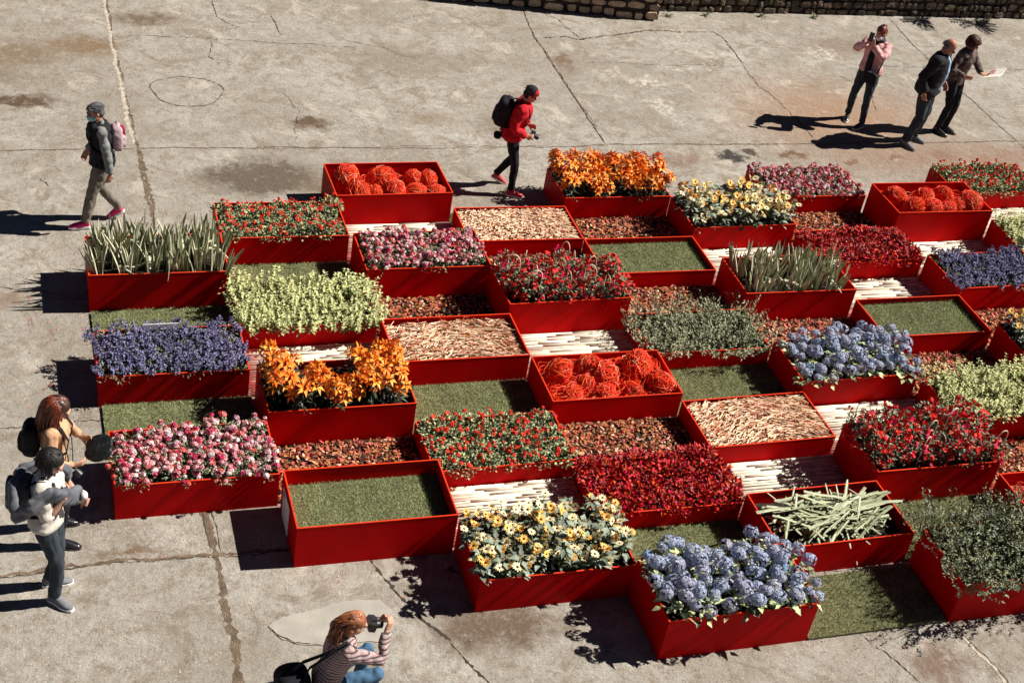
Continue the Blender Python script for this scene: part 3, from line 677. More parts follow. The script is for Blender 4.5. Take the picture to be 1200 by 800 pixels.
place_balls('G5', [(.16, .6, .12, 0, 0), (.2, .25, .12, 1, 0), (.4, .5, .13, 0, 0), (.6, .4, .12, 3, 0)], 'red wicker ball in ' + WHERE['G5'], g + 'the cut-off box')

# ------------------------------------------------------------------ plants: one prototype set per kind, then copies
def clump(mb, rg, n, R, Hh, L, w, mi, base=.0, up=.5, droop=.2, top=True, mid=.45):
    """leaves through a low dome, denser towards its skin"""
    for i in range(n):
        t = rg.uniform(0, 2 * PI); rr = math.sqrt(rg.random()); z = rg.random() ** .6
        zz = base + (Hh - base) * z * math.sqrt(max(0, 1 - (rr * .8) ** 2))
        p = Vector((R * rr * math.cos(t), R * rr * math.sin(t), zz))
        d = Vector((math.cos(t) * rr, math.sin(t) * rr, up)) + rv(.75, rg)
        leaf(mb, p, d, Vector((0, 0, 1)) + rv(.5, rg), L * rg.uniform(.6, 1.15), w * rg.uniform(.7, 1.1), droop, mi if not isinstance(mi, (list, tuple)) else rg.choice(mi), .15, mid)

def skirt(mb, rg, n, R, Hh, mi=0):
    for i in range(n):
        t = rg.uniform(0, 6.28); rr = R * rg.random(); a = Vector((rr * .4 * math.cos(t), rr * .4 * math.sin(t), 0))
        b = Vector((rr * math.cos(t), rr * math.sin(t), Hh * rg.uniform(.6, .95)))
        tube(mb, [a, a.lerp(b, .5) + rv(.01, rg), b], [.004, .003, .002], 3, mi)

def P_spiky(rg):
    root = 'striped_leaf_plant'; mb = MB()
    for i in range(10):
        t = rg.uniform(0, 6.28); L = rg.uniform(.30, .48); w = rg.uniform(.026, .044); a = rg.uniform(.0, .30)
        d = Vector((math.cos(t) * a, math.sin(t) * a, 1)).normalized(); s = Vector((-math.sin(t + .5), math.cos(t + .5), 0)).cross(d).cross(d).normalized() if 0 else Vector((-math.sin(t * 3), math.cos(t * 3), 0))
        s = (s - d * s.dot(d)).normalized(); p = Vector((math.cos(t), math.sin(t), 0)) * rg.uniform(.0, .11); pts = [p.copy()]; n = 6
        bend = rg.random() < .34; bk = rg.randint(3, 5)
        for k in range(n):
            p = p + d * L / n; pts.append(p.copy())
            if bend and k == bk - 1:
                q = rg.uniform(0, 6.28); d = (d * .2 + Vector((math.cos(q), math.sin(q), -.45))).normalized(); s = (s - d * s.dot(d)).normalized()
            d = (d + Vector((math.cos(t), math.sin(t), -.1)) * .03).normalized()
        vs = []
        for k, p in enumerate(pts):
            ww = w * (.7 if k == 0 else 1 if k < n - 1 else .75 if k < n else .25); nn = s.cross(d) * .25 * ww
            vs += [p - s * ww / 2, p - s * ww * .17 + nn, p + s * ww * .17 + nn, p + s * ww / 2]
        for k in range(n):
            for j in range(3): mb.add([vs[4 * k + j], vs[4 * k + j + 1], vs[4 * k + 5 + j], vs[4 * k + 4 + j]], [(0, 1, 2, 3)], 0 if j == 1 else (1 if (i + j) % 3 else 0))
    return root, [('leaves', mb, ['blade', 'blade_pale'])]
def P_lav(rg):
    a = MB(); b = MB(); clump(a, rg, 90, .11, .10, .05, .012, 0)
    for i in range(17):
        t = rg.uniform(0, 6.28); rr = .125 * math.sqrt(rg.random()); base = Vector((rr * math.cos(t), rr * math.sin(t), .085))
        d = Vector((math.cos(t) * rr * 4, math.sin(t) * rr * 4, 1)).normalized(); L = rg.uniform(.045, .075)
        tube(a, [base * .6, base + d * L * .3], [.002, .002], 3, 1)
        for q in range(24):
            s = rg.random(); p = base + d * (s * L) ; o = rv(1, rg)
            leaf(b, p + o * .008 * (1.3 - s), o + d * .5, d, .022 * (1.2 - .4 * s), .019, .1, 0)
    return 'lavender_flower_plant', [('foliage', a, ['olive_leaf', 'stem']), ('blossoms', b, ['lavender'])]
def P_pinks(rg):
    a = MB(); clump(a, rg, 170, .105, .13, .045, .014, [0, 0, 1]); skirt(a, rg, 10, .11, .14, 2)
    b = MB()
    for i in range(18):
        t = rg.uniform(0, 6.28); rr = .135 * math.sqrt(rg.random()); c = Vector((rr * math.cos(t), rr * math.sin(t), .155 + rg.uniform(-.04, .03) - rr * .25))
        n = Vector((c.x * 3, c.y * 3, 1)).normalized(); mi = rg.choice((0, 0, 1, 1, 1, 2, 2, 2, 3, 3, 3, 4)); R = rg.uniform(.018, .030)
        for q in range(17):
            o = (rv(1, rg) + n * .8).normalized(); flower(b, c + Vector((o.x, o.y, o.z * .6)) * R * rg.uniform(.6, .95), o, .0150, 5, mi if rg.random() < .9 else rg.choice((0, 1)), .015, .2, rg=rg)
    return 'pink_flower_plant', [('foliage', a, ['olive_leaf', 'sage', 'stem']), ('blossoms', b, ['pk_white', 'pk_pink', 'pk_mag', 'pk_red', 'pk_lilac'])]
def P_bed(rg):
    a = MB(); clump(a, rg, 300, .125, .12, .036, .022, [0, 0, 0, 1], up=.8); b = MB()
    for i in range(6):
        t = rg.uniform(0, 6.28); rr = .12 * math.sqrt(rg.random()); c = Vector((rr * math.cos(t), rr * math.sin(t), rg.uniform(.115, .15)))
        for q in range(7):
            o = (rv(1, rg) + Vector((0, 0, .8))).normalized(); flower(b, c + o * .013, o, .015, 5, 0, .014, .25, rg=rg)
    return 'red_bedding_plant', [('foliage', a, ['bedding_leaf', 'dark_leaf']), ('blossoms', b, ['vermil'])]
def P_lime(rg):
    a = MB(); clump(a, rg, 60, .12, .10, .05, .02, 1)
    for i in range(16):                                 # upright shoots with leaf whorls
        t = rg.uniform(0, 6.28); rr = .125 * math.sqrt(rg.random()); d = Vector((math.cos(t) * rr * 3, math.sin(t) * rr * 3, 1)).normalized()
        p = Vector((rr * math.cos(t), rr * math.sin(t), .02)); L = rg.uniform(.11, .20)
        for q in range(7):
            pp = p + d * L * (q + 1) / 7
            for e in range(3):
                o = rv(1, rg); o = (o - d * o.dot(d)).normalized(); leaf(a, pp, o + d * (.3 + .1 * q), d, .042 * (1.15 - .06 * q), .022, .2, 0)
    return 'lime_foliage_plant', [('foliage', a, ['lime_leaf', 'olive_leaf'])]
def P_olive(rg):
    a = MB(); skirt(a, rg, 14, .12, .14, 1)
    for i in range(22):
        t = rg.uniform(0, 6.28); rr = .13 * math.sqrt(rg.random()); d = (Vector((math.cos(t) * rr * 4, math.sin(t) * rr * 4, 1)) + rv(.3, rg)).normalized()
        p = Vector((rr * math.cos(t), rr * math.sin(t), .02)); L = rg.uniform(.08, .18)
        for q in range(11):
            o = rv(1, rg); leaf(a, p + d * L * (q + 1) / 11, o + d * .7, d, .034, .011, .15, 0)
    return 'olive_foliage_plant', [('foliage', a, ['sage', 'stem'])]
def P_shrub(rg):
    a = MB(); b = MB(); skirt(b, rg, 18, .17, .30)
    for i in range(44):
        t = rg.uniform(0, 6.28); rr = .21 * math.sqrt(rg.random()); d = (Vector((math.cos(t) * rr * 4, math.sin(t) * rr * 4, .9)) + rv(.4, rg)).normalized()
        p = Vector((rr * math.cos(t), rr * math.sin(t), .06 + rg.random() * .12)); L = rg.uniform(.09, .20)
        for q in range(13):
            o = rv(1, rg); leaf(a, p + d * L * (q + 1) / 13, o + d * .6, d, .034, .015, .15, 0 if rg.random() < .8 else 1)
    return 'dark_shrub', [('foliage', a, ['shrub_leaf', 'grey_leaf']), ('stems', b, ['stem'])]
def P_coleus(rg):
    a = MB(); clump(a, rg, 230, .13, .13, .046, .030, [0, 0, 0, 1], up=.9, droop=.25)
    return 'red_leaf_plant', [('foliage', a, ['coleus', 'coleus_hi'])]
def P_lily(rg):
    a = MB(); b = MB()
    for s in range(3):
        t = rg.uniform(0, 6.28); base = Vector((math.cos(t), math.sin(t), 0)) * .045; d = (Vector((0, 0, 1)) + rv(.16, rg)).normalized(); L = rg.uniform(.20, .30); top = base + d * L
        tube(a, [base, base + d * L * .5, top], [.005, .0045, .004], 4, 1)
        for q in range(22):
            o = rv(1, rg); o = (o - d * o.dot(d)).normalized(); leaf(a, base + d * L * (.08 + .9 * q / 22), o + d * .35, d, .085, .018, .35, 0 if rg.random() < .7 else 2, .1)
        for f in range(4):
            t = f * 1.6 + rg.uniform(0, 1); o = Vector((math.cos(t), math.sin(t), rg.uniform(.4, 1.5))).normalized(); c = top + o * .045 - d * .02 * f
            tube(a, [top - d * .01 * f, c], [.003, .003], 3, 1)
            if rg.random() < .8:
                flower(b, c, o, .068, 6, [0, 0, 1], .030, .75, rg=rg, droop=.55)
                for e in range(4): q = (o + rv(.25, rg)).normalized(); tube(b, [c, c + q * .05], [.0012, .0018], 3, 2)
            else: tube(b, [c, c + o * .03, c + o * .06], [.004, .010, .003], 5, rg.choice((0, 3)))
    return 'lily_plant', [('foliage', a, ['dark_leaf', 'stem', 'grey_leaf']), ('blossoms', b, ['orange', 'orange_hi', 'sunc', 'blade_pale'])]
def P_sunf(rg):
    a = MB(); parts = []
    for q in range(24):
        t = rg.uniform(0, 6.28); z = rg.uniform(.02, .21); o = Vector((math.cos(t), math.sin(t), rg.uniform(-.2, .5)))
        leaf(a, Vector((0, 0, z)) + o * .02, o, Vector((0, 0, 1)), rg.uniform(.055, .09), rg.uniform(.038, .055), .35, 0 if rg.random() < .65 else 1, .06, .38)
    bl = MB(); ce = MB()
    for f in range(5):
        t = f * 1.3 + rg.uniform(0, .8); base = Vector((0, 0, 0)); rr = rg.uniform(.03, .09); top = Vector((math.cos(t) * rr, math.sin(t) * rr, rg.uniform(.17, .25)))
        tube(a, [base, top * .5 + Vector((0, 0, .03)), top], [.006, .005, .004], 4, 2)
        n = (Vector((.1, -.1, .9)) + rv(.8, rg)).normalized()
        if n.z < .1: n.z = .2
        R = rg.uniform(.030, .043); mi = 0 if rg.random() < .86 else 1
        flower(bl, top, n, R, 12, mi, .013, .25, rg=rg); flower(bl, top - n * .003, n, R * .9, 10, mi, .013, .1, rg=rg)
        x = n.orthogonal().normalized(); y = n.cross(x); c = top + n * .004
        ce.add([c + n * .009] + [c + (x * math.cos(j * PI / 5) + y * math.sin(j * PI / 5)) * R * .26 for j in range(10)], [(0, j + 1, (j + 1) % 10 + 1) for j in range(10)], 0)
    return 'sunflower_plant', [('foliage', a, ['grey_leaf', 'dark_leaf', 'stem']), ('petals', bl, ['sunp', 'sunp2']), ('flower_centres', ce, ['sunc'])]
def P_hoop(rg):
    a = MB(); b = MB(); skirt(a, rg, 12, .12, .34, 2)
    clump(a, rg, 210, .135, .33, .042, .024, [0, 1, 1, 4, 4], up=.6, base=.05)
    for i in range(34):
        t = rg.uniform(0, 6.28); rr = .15 * math.sqrt(rg.random()); c = Vector((rr * math.cos(t), rr * math.sin(t), rg.uniform(.06, .38) - rr * .4))
        o = (Vector((c.x * 6, c.y * 6, .6)) + rv(.6, rg)).normalized(); m = 0 if rg.random() < .9 else 1
        for q in range(5): flower(b, c + rv(.02, rg), (o + rv(.5, rg)).normalized(), .018, 5, m, .019, .25, rg=rg)
    if rg.random() < .5: return 'red_flower_plant', [('foliage', a, ['grey_leaf', 'olive_leaf', 'stem', 'sage', 'dark_leaf']), ('blossoms', b, ['redfl', 'pinkfl'])]
    c = MB(); t = rg.uniform(0, 3.1); s = Vector((math.cos(t), math.sin(t), 0)); pts = [s * (.065 * math.cos(u)) + Vector((0, 0, .355 + .085 * math.sin(u))) for u in [PI * j / 10 for j in range(11)]]
    pts = [Vector((pts[0].x, pts[0].y, 0))] + pts + [Vector((pts[-1].x, pts[-1].y, 0))]
    tube(c, pts, [.0055] * len(pts), 5, 0, s.cross(Vector((0, 0, 1))))
    return 'red_flower_plant', [('foliage', a, ['grey_leaf', 'olive_leaf', 'stem', 'sage', 'dark_leaf']), ('blossoms', b, ['redfl', 'pinkfl']), ('support_hoop', c, ['hoop'])]
def P_hyd(rg):
    a = MB(); skirt(a, rg, 8, .12, .16, 2)
    for i in range(34):
        t = rg.uniform(0, 6.28); z = rg.uniform(.03, .145); rr = rg.uniform(.02, .14); o = Vector((math.cos(t), math.sin(t), rg.uniform(-.1, .7)))
        leaf(a, Vector((rr * math.cos(t), rr * math.sin(t), z)), o, Vector((0, 0, 1)) + rv(.3, rg), rg.uniform(.06, .095), rg.uniform(.04, .055), .3, rg.choice((0, 0, 1)), .08, .42)
    parts = [('foliage', a, ['hyd_leaf', 'dark_leaf', 'stem'])]
    for i in range(5):
        b = MB(); t = i * 1.27 + rg.uniform(-.3, .3); rr = .06 + .075 * rg.random(); c = Vector((rr * math.cos(t), rr * math.sin(t), .185 + rg.uniform(-.06, .03))); R = rg.uniform(.046, .062)
        mi = rg.choice((0, 0, 1, 2))
        for q in range(110):
            o = rv(1, rg)
            if o.z < -.4: continue
            flower(b, c + Vector((o.x, o.y, o.z * .85)) * R * rg.uniform(.90, 1.02), (o + rv(.2, rg)).normalized(), .0115, 4, mi, .013, .05, rg=rg)
        parts.append(('flower_head', b, [('hyd_a', 'hyd_b', 'hyd_c')[mi]]))
        b.m = [0] * len(b.m)
    return 'hydrangea', parts

PROTO = {}
def protos(fn, n=3):
    if fn not in PROTO:
        L = []
        for i in range(n):
            name, parts = fn(random.Random(100 + i)); ms = []
            for pn, mb, mm in parts:
                me = bpy.data.meshes.new(name + '_' + pn); me.from_pydata(mb.v, [], mb.f)
                for m in mm: me.materials.append(M[m])
                me.polygons.foreach_set('material_index', mb.m); me.update(); ms.append((pn, me))
            L.append((name, ms))
        PROTO[fn] = L
    return PROTO[fn]
def fill(k, fn, nx, ny, label, cat, s=1.0, jit=.3, mar=.07, skip=(), tilt=.1, sink=0.0, nvar=3, ret=None):
    x, y, h, zf, root = BOX[k]; P = protos(fn, nvar); wh = WHERE[k][4:] if WHERE[k].startswith('the ') else WHERE[k]; cols = {j: [i for i in range(nx) if (i, j) not in skip] for j in range(ny)}
    for j in range(ny):
        for i in range(nx):
            if (i, j) in skip: continue
            px = mar + (LX - 2 * mar) * (i + .5) / nx + R_.uniform(-jit, jit) * LX / nx
            py = mar + (WY - 2 * mar) * (j + .5) / ny + R_.uniform(-jit, jit) * WY / ny
            name, ms = P[R_.randrange(len(P))]
            if len(ms) == 1: o = link(name, ms[0][1])
            else:
                o = empty(name)
                for pn, me in ms: link(pn, me, o)
            sc = s * R_.uniform(.82, 1.18); o.scale = (sc, sc, sc * R_.uniform(.9, 1.1))
            o.location = (x + px, y + py, zf - sink); o.rotation_euler = (R_.uniform(-tilt, tilt), R_.uniform(-tilt, tilt), R_.uniform(0, 6.28))
            q = cols[j].index(i); tag(o, '%s, %s, %s, %s' % (label, 'rightmost' if q == len(cols[j]) - 1 else ORD[q], ROWN[ny][j], wh), cat, 'plants in ' + WHERE[k])
fill('A1', P_spiky, 8, 4, 'striped leaf plant', 'plant', 1.0, .35)
fill('F2', P_spiky, 8, 4, 'striped leaf plant', 'plant', .86, .35)
fill('A2', P_lav, 8, 4, 'lavender-blue plant', 'plant', 1.12, .25, .03)
fill('H2', P_lav, 8, 4, 'lavender-blue plant', 'plant', 1.12, .25, .03)
fill('A3', P_pinks, 8, 4, 'pink-flowered plant', 'plant', 1.08, .25, .03)
fill('C2', P_pinks, 8, 4, 'pink-flowered plant', 'plant', .98, .25, .06)
fill('G1', P_pinks, 8, 4, 'pink-flowered plant', 'plant', 1.0, .25, .03)
fill('B1', P_bed, 7, 4, 'red-flowered plant', 'plant', 1.0, .2, .02)
fill('C4', P_bed, 7, 4, 'red-flowered plant', 'plant', 1.05, .2, .02)
fill('I1', P_bed, 7, 4, 'red-flowered plant', 'plant', 1.05, .2, .02)
fill('B2', P_lime, 8, 4, 'pale lime-leaved plant', 'plant', 1.15, .2, -.04)
fill('G4', P_lime, 8, 4, 'pale lime-leaved plant', 'plant', 1.12, .2, .0)
fill('I2', P_lime, 7, 4, 'pale lime-leaved plant', 'plant', 1.1, .2, .02)
fill('E3', P_olive, 8, 4, 'grey-olive leafy plant', 'plant', 1.2, .2, -.05)
fill('F5', P_shrub, 7, 4, 'dark glossy shrub', 'shrub', 1.08, .2, -.09)
fill('D4', P_coleus, 8, 4, 'deep red-leaved plant', 'plant', 1.08, .2, -.01)
fill('G2', P_coleus, 7, 4, 'deep red-leaved plant', 'plant', 1.05, .2, .0)
fill('B3', P_lily, 8, 4, 'orange lily plant', 'lily', 1.12, .3, .04, skip=((3, 3), (2, 3), (3, 2), (4, 3), (4, 2)))
fill('E1', P_lily, 8, 4, 'orange lily plant', 'lily', 1.12, .3, .0)
fill('C5', P_sunf, 9, 4, 'yellow sunflower', 'sunflower', 1.2, .3, -.02)
fill('F1', P_sunf, 9, 4, 'yellow sunflower', 'sunflower', 1.2, .3, .0)
fill('H3', P_sunf, 9, 4, 'yellow sunflower', 'sunflower', 1.2, .3, .0)
fill('D2', P_hoop, 7, 3, 'tall red-flowered plant', 'plant', .96, .25, .03)
fill('F4', P_hoop, 7, 3, 'tall red-flowered plant', 'plant', 1.1, .25, .0)
fill('D5', P_hyd, 6, 3, 'blue hydrangea', 'hydrangea', 1.2, .2, .0)
fill('F3', P_hyd, 6, 3, 'blue hydrangea', 'hydrangea', 1.15, .2, .0)

# fallen petals and leaf scraps on the paving
mb = MB(); rg = random.Random(55)
for i in range(420):
    if rg.random() < .6: px, py = rg.uniform(-.7, 0), rg.uniform(-4.2, .6)
    elif rg.random() < .5: px = rg.uniform(0, 8); py = -4.35 - px * .33 - abs(rg.gauss(0, .25))
    else: px, py = rg.uniform(-1, 14), rg.uniform(1.0, 7)
    leaf(mb, Vector((px, py, .012)), Vector((rg.gauss(0, 1), rg.gauss(0, 1), 0)), Vector((0, 0, 1)), rg.uniform(.010, .028), rg.uniform(.006, .016), .1, rg.randrange(4), .25)
tag(mb.build('fallen_petals', [M['bark'], M['olive_leaf'], M['vermil'], M['bark2']]), 'small fallen petals and leaf scraps scattered on the paving', 'petals', kind='stuff')

# cut striped leaves lying in a heap: one strip each
def strip_mesh(seed):
    rg = random.Random(seed); mb = MB(); L = rg.uniform(.42, .78); w = rg.uniform(.020, .034); n = 8; d = Vector((1, 0, 0)); p = Vector((-L / 2, 0, 0)); vs = []; bk = rg.randint(4, 6) if seed % 3 == 0 else 99
    for k in range(n + 1):
        s = Vector((-d.y, d.x, 0)).normalized(); ww = w * (1 if k < n else .5)
        z = Vector((0, 0, ww * .08)); vs += [p - s * ww / 2, p - s * ww * .15 + z, p + s * ww * .15 + z, p + s * ww / 2]
        if k == bk: d = Vector((.2, 1, -.15)).normalized()
        d = (d + Vector((0, rg.gauss(0, .06), rg.gauss(-.01, .02)))).normalized(); p = p + d * L / n
    for k in range(n):
        for j in range(3): mb.add([vs[4 * k + j], vs[4 * k + j + 1], vs[4 * k + 5 + j], vs[4 * k + 4 + j]], [(0, 1, 2, 3)], 1 if (j == 1 and seed % 3 == 0) else 0)
    me = bpy.data.meshes.new('cut_leaf'); me.from_pydata(mb.v, [], mb.f); me.materials.append(M['blade']); me.materials.append(M['blade_pale']); me.polygons.foreach_set('material_index', mb.m); me.update(); return me
STR = [strip_mesh(i) for i in range(7)]
x, y, h, zf, root = BOX['E5']
for i in range(180):
    o = link('cut_leaf', STR[i % 7]); lay = i / 180
    o.location = (x + R_.uniform(.24, LX - .24), y + R_.uniform(.20, WY - .18), zf + .01 + lay * .19 + R_.uniform(0, .02))
    o.rotation_euler = (R_.gauss(0, .4), R_.gauss(0, .07), max(-.65, min(.65, R_.choice((R_.gauss(.25, .3), R_.gauss(-.35, .25), R_.gauss(.2, .45))))) + (PI if R_.random() < .5 else 0))
    if lay < .62: o.scale = (.66, 1, 1)
    tag(o, 'cut striped leaf strip heaped in ' + WHERE['E5'], 'cut leaf', 'cut leaf strips in the front right box')

# ------------------------------------------------------------------ people
M['denim_dark'] = fab('dark_jeans', (.035, .045, .055)); M['denim'] = fab('blue_jeans', (.06, .13, .22)); M['grey_trouser'] = fab('grey_brown_trousers', (.17, .15, .125))
M['black'] = fab('black_cloth', (.014, .014, .017)); M['greyshirt'] = fab('grey_shirt', (.20, .21, .20)); M['cream'] = fab('cream_knit', (.56, .52, .46))
M['tan'] = fab('tan_top', (.52, .30, .17)); M['redjkt'] = fab('red_jacket_cloth', (.50, .012, .02)); M['pinkjkt'] = fab('pink_quilted_cloth', (.60, .33, .32))
M['lightblue'] = fab('light_blue_shirt', (.28, .42, .56)); M['patterned'] = mat('patterned_cloth', (.09, .065, .055), .8, noise=(16, .9)); M['greyjkt'] = fab('grey_folded_jacket', (.12, .125, .14))
M['stripes'] = striped('striped_knit', (.38, .31, .30), (.07, .045, .045), 34, 2, c=(.42, .20, .20)); M['pinkshoe'] = fab('pink_shoe', (.70, .03, .16)); M['redshoe'] = fab('red_shoe', (.50, .08, .09)); M['greyshoe'] = fab('grey_shoe', (.17, .18, .19))
M['blackshoe'] = mat('black_leather', (.012, .012, .015), .25, spec=.7); M['whitesole'] = mat('white_sole', (.75, .75, .73), .6); M['mask'] = mat('light_blue_mask', (.30, .60, .62), .7); M['maskw'] = mat('pale_mask', (.62, .60, .64), .7)
M['leather'] = mat('black_shiny_leather', (.006, .008, .009), .5, spec=.25, bump=(9, .8, .05)); M['whitecloth'] = fab('white_cloth', (.62, .56, .58)); M['packpink'] = fab('pink_white_pack', (.42, .30, .32)); M['packred'] = fab('maroon_panel', (.28, .03, .05))
M['hair_grey'] = mat('grey_hair', (.13, .13, .135), .5, .5, noise=(60, .5)); M['hair_black'] = mat('black_hair', (.012, .010, .010), .55, .4, spec=.3); M['hair_auburn'] = mat('auburn_hair', (.17, .033, .012), .4, .45, .01, spec=.6, noise=(14, .6))
M['hair_root'] = mat('dark_hair_roots', (.03, .013, .009), .4, .4, spec=.6); M['hair_ginger'] = mat('light_auburn_hair', (.26, .10, .042), .45, .5, .01, noise=(20, .5)); M['hair_brown'] = mat('brown_hair', (.06, .022, .012), .4, .5)
M['metal_dark'] = mat('camera_body', (.015, .016, .018), .35, spec=.7); M['glass'] = mat('lens_glass', (.05, .09, .12), .08, spec=1); M['card'] = mat('brochure_paper', (.84, .78, .70), .6); M['cardp'] = mat('brochure_print', (.55, .30, .24), .6, noise=(30, .4))

def remesh(mb, name, mats, parent=None, vox=.010, zone=None, smooth=6, wrinkle=0.0, seed=0):
    me0 = bpy.data.meshes.new(name); me0.from_pydata(mb.v, [], mb.f); me0.update()
    o = bpy.data.objects.new(name, me0); COL.objects.link(o)
    m = o.modifiers.new('r', 'REMESH'); m.mode = 'VOXEL'; m.voxel_size = vox; m.use_smooth_shade = True
    if smooth: s = o.modifiers.new('s', 'SMOOTH'); s.factor = .5; s.iterations = smooth
    dg = bpy.context.evaluated_depsgraph_get(); dg.update()
    me = bpy.data.meshes.new_from_object(o.evaluated_get(dg)); bpy.data.objects.remove(o); bpy.data.meshes.remove(me0)
    me.name = name; me.materials.clear()
    for mm in mats: me.materials.append(mm)
    n = len(me.vertices)
    if wrinkle and n:
        co = np.empty(n * 3); me.vertices.foreach_get('co', co); co = co.reshape(-1, 3)
        no = np.empty(n * 3); me.vertices.foreach_get('normal', no); no = no.reshape(-1, 3)
        rs = np.random.RandomState(seed); d = np.zeros(n)
        for k in range(7):
            w = rs.normal(size=3) * np.array([17, 17, 15]); d += np.abs(np.sin(co @ w + rs.uniform(0, 6))) - .6
        co = co + no * (d[:, None] * wrinkle / 2.2); me.vertices.foreach_set('co', co.ravel())
    me.polygons.foreach_set('use_smooth', [True] * len(me.polygons))
    if zone:
        me.polygons.foreach_set('material_index', [zone(p.center) for p in me.polygons])
    me.update(); return link(name, me, parent)

def ik(a, b, l1, l2, hint):
    v = b - a; d = min(v.length, (l1 + l2) * .999); u = v.normalized(); x = (l1 * l1 - l2 * l2 + d * d) / (2 * d)
    h = math.sqrt(max(0, l1 * l1 - x * x)); n = hint - u * hint.dot(u); n.normalize()
    return a + u * x + n * h, a + u * d

def hand(mb, wrist, d, pn, side, curl=.35, seed=0):
    """palm, four unequal bent fingers and a thumb; pn = palm normal"""
    d = d.normalized(); pn = (pn - d * pn.dot(d)).normalized(); s = d.cross(pn).normalized()
    tube(mb, [wrist - d * .01, wrist + d * .035, wrist + d * .085], [(.024, .018), (.038, .016), (.040, .013)], 10, 0, s)
    for i, (o, L) in enumerate(((-.029, .068), (-.010, .078), (.010, .073), (.028, .057))):
        p = wrist + d * .078 + s * o * 1.05; q = d.copy(); pts = [p]
        for k in range(3):
            q = (q + pn * curl * (1.0 + .25 * k)).normalized(); p = p + q * L / 3; pts.append(p)
        tube(mb, pts, [.0092, .0088, .008, .0062], 7, 0, s)
    t0 = wrist + d * .022 - s * side * .028; q = (d * .75 - s * side * .75 + pn * .35).normalized()
    t1 = t0 + q * .035; t2 = t1 + (q + d * .6 + pn * curl).normalized() * .03
    tube(mb, [t0, t1, t2], [.0125, .0105, .0075], 7, 0, pn)

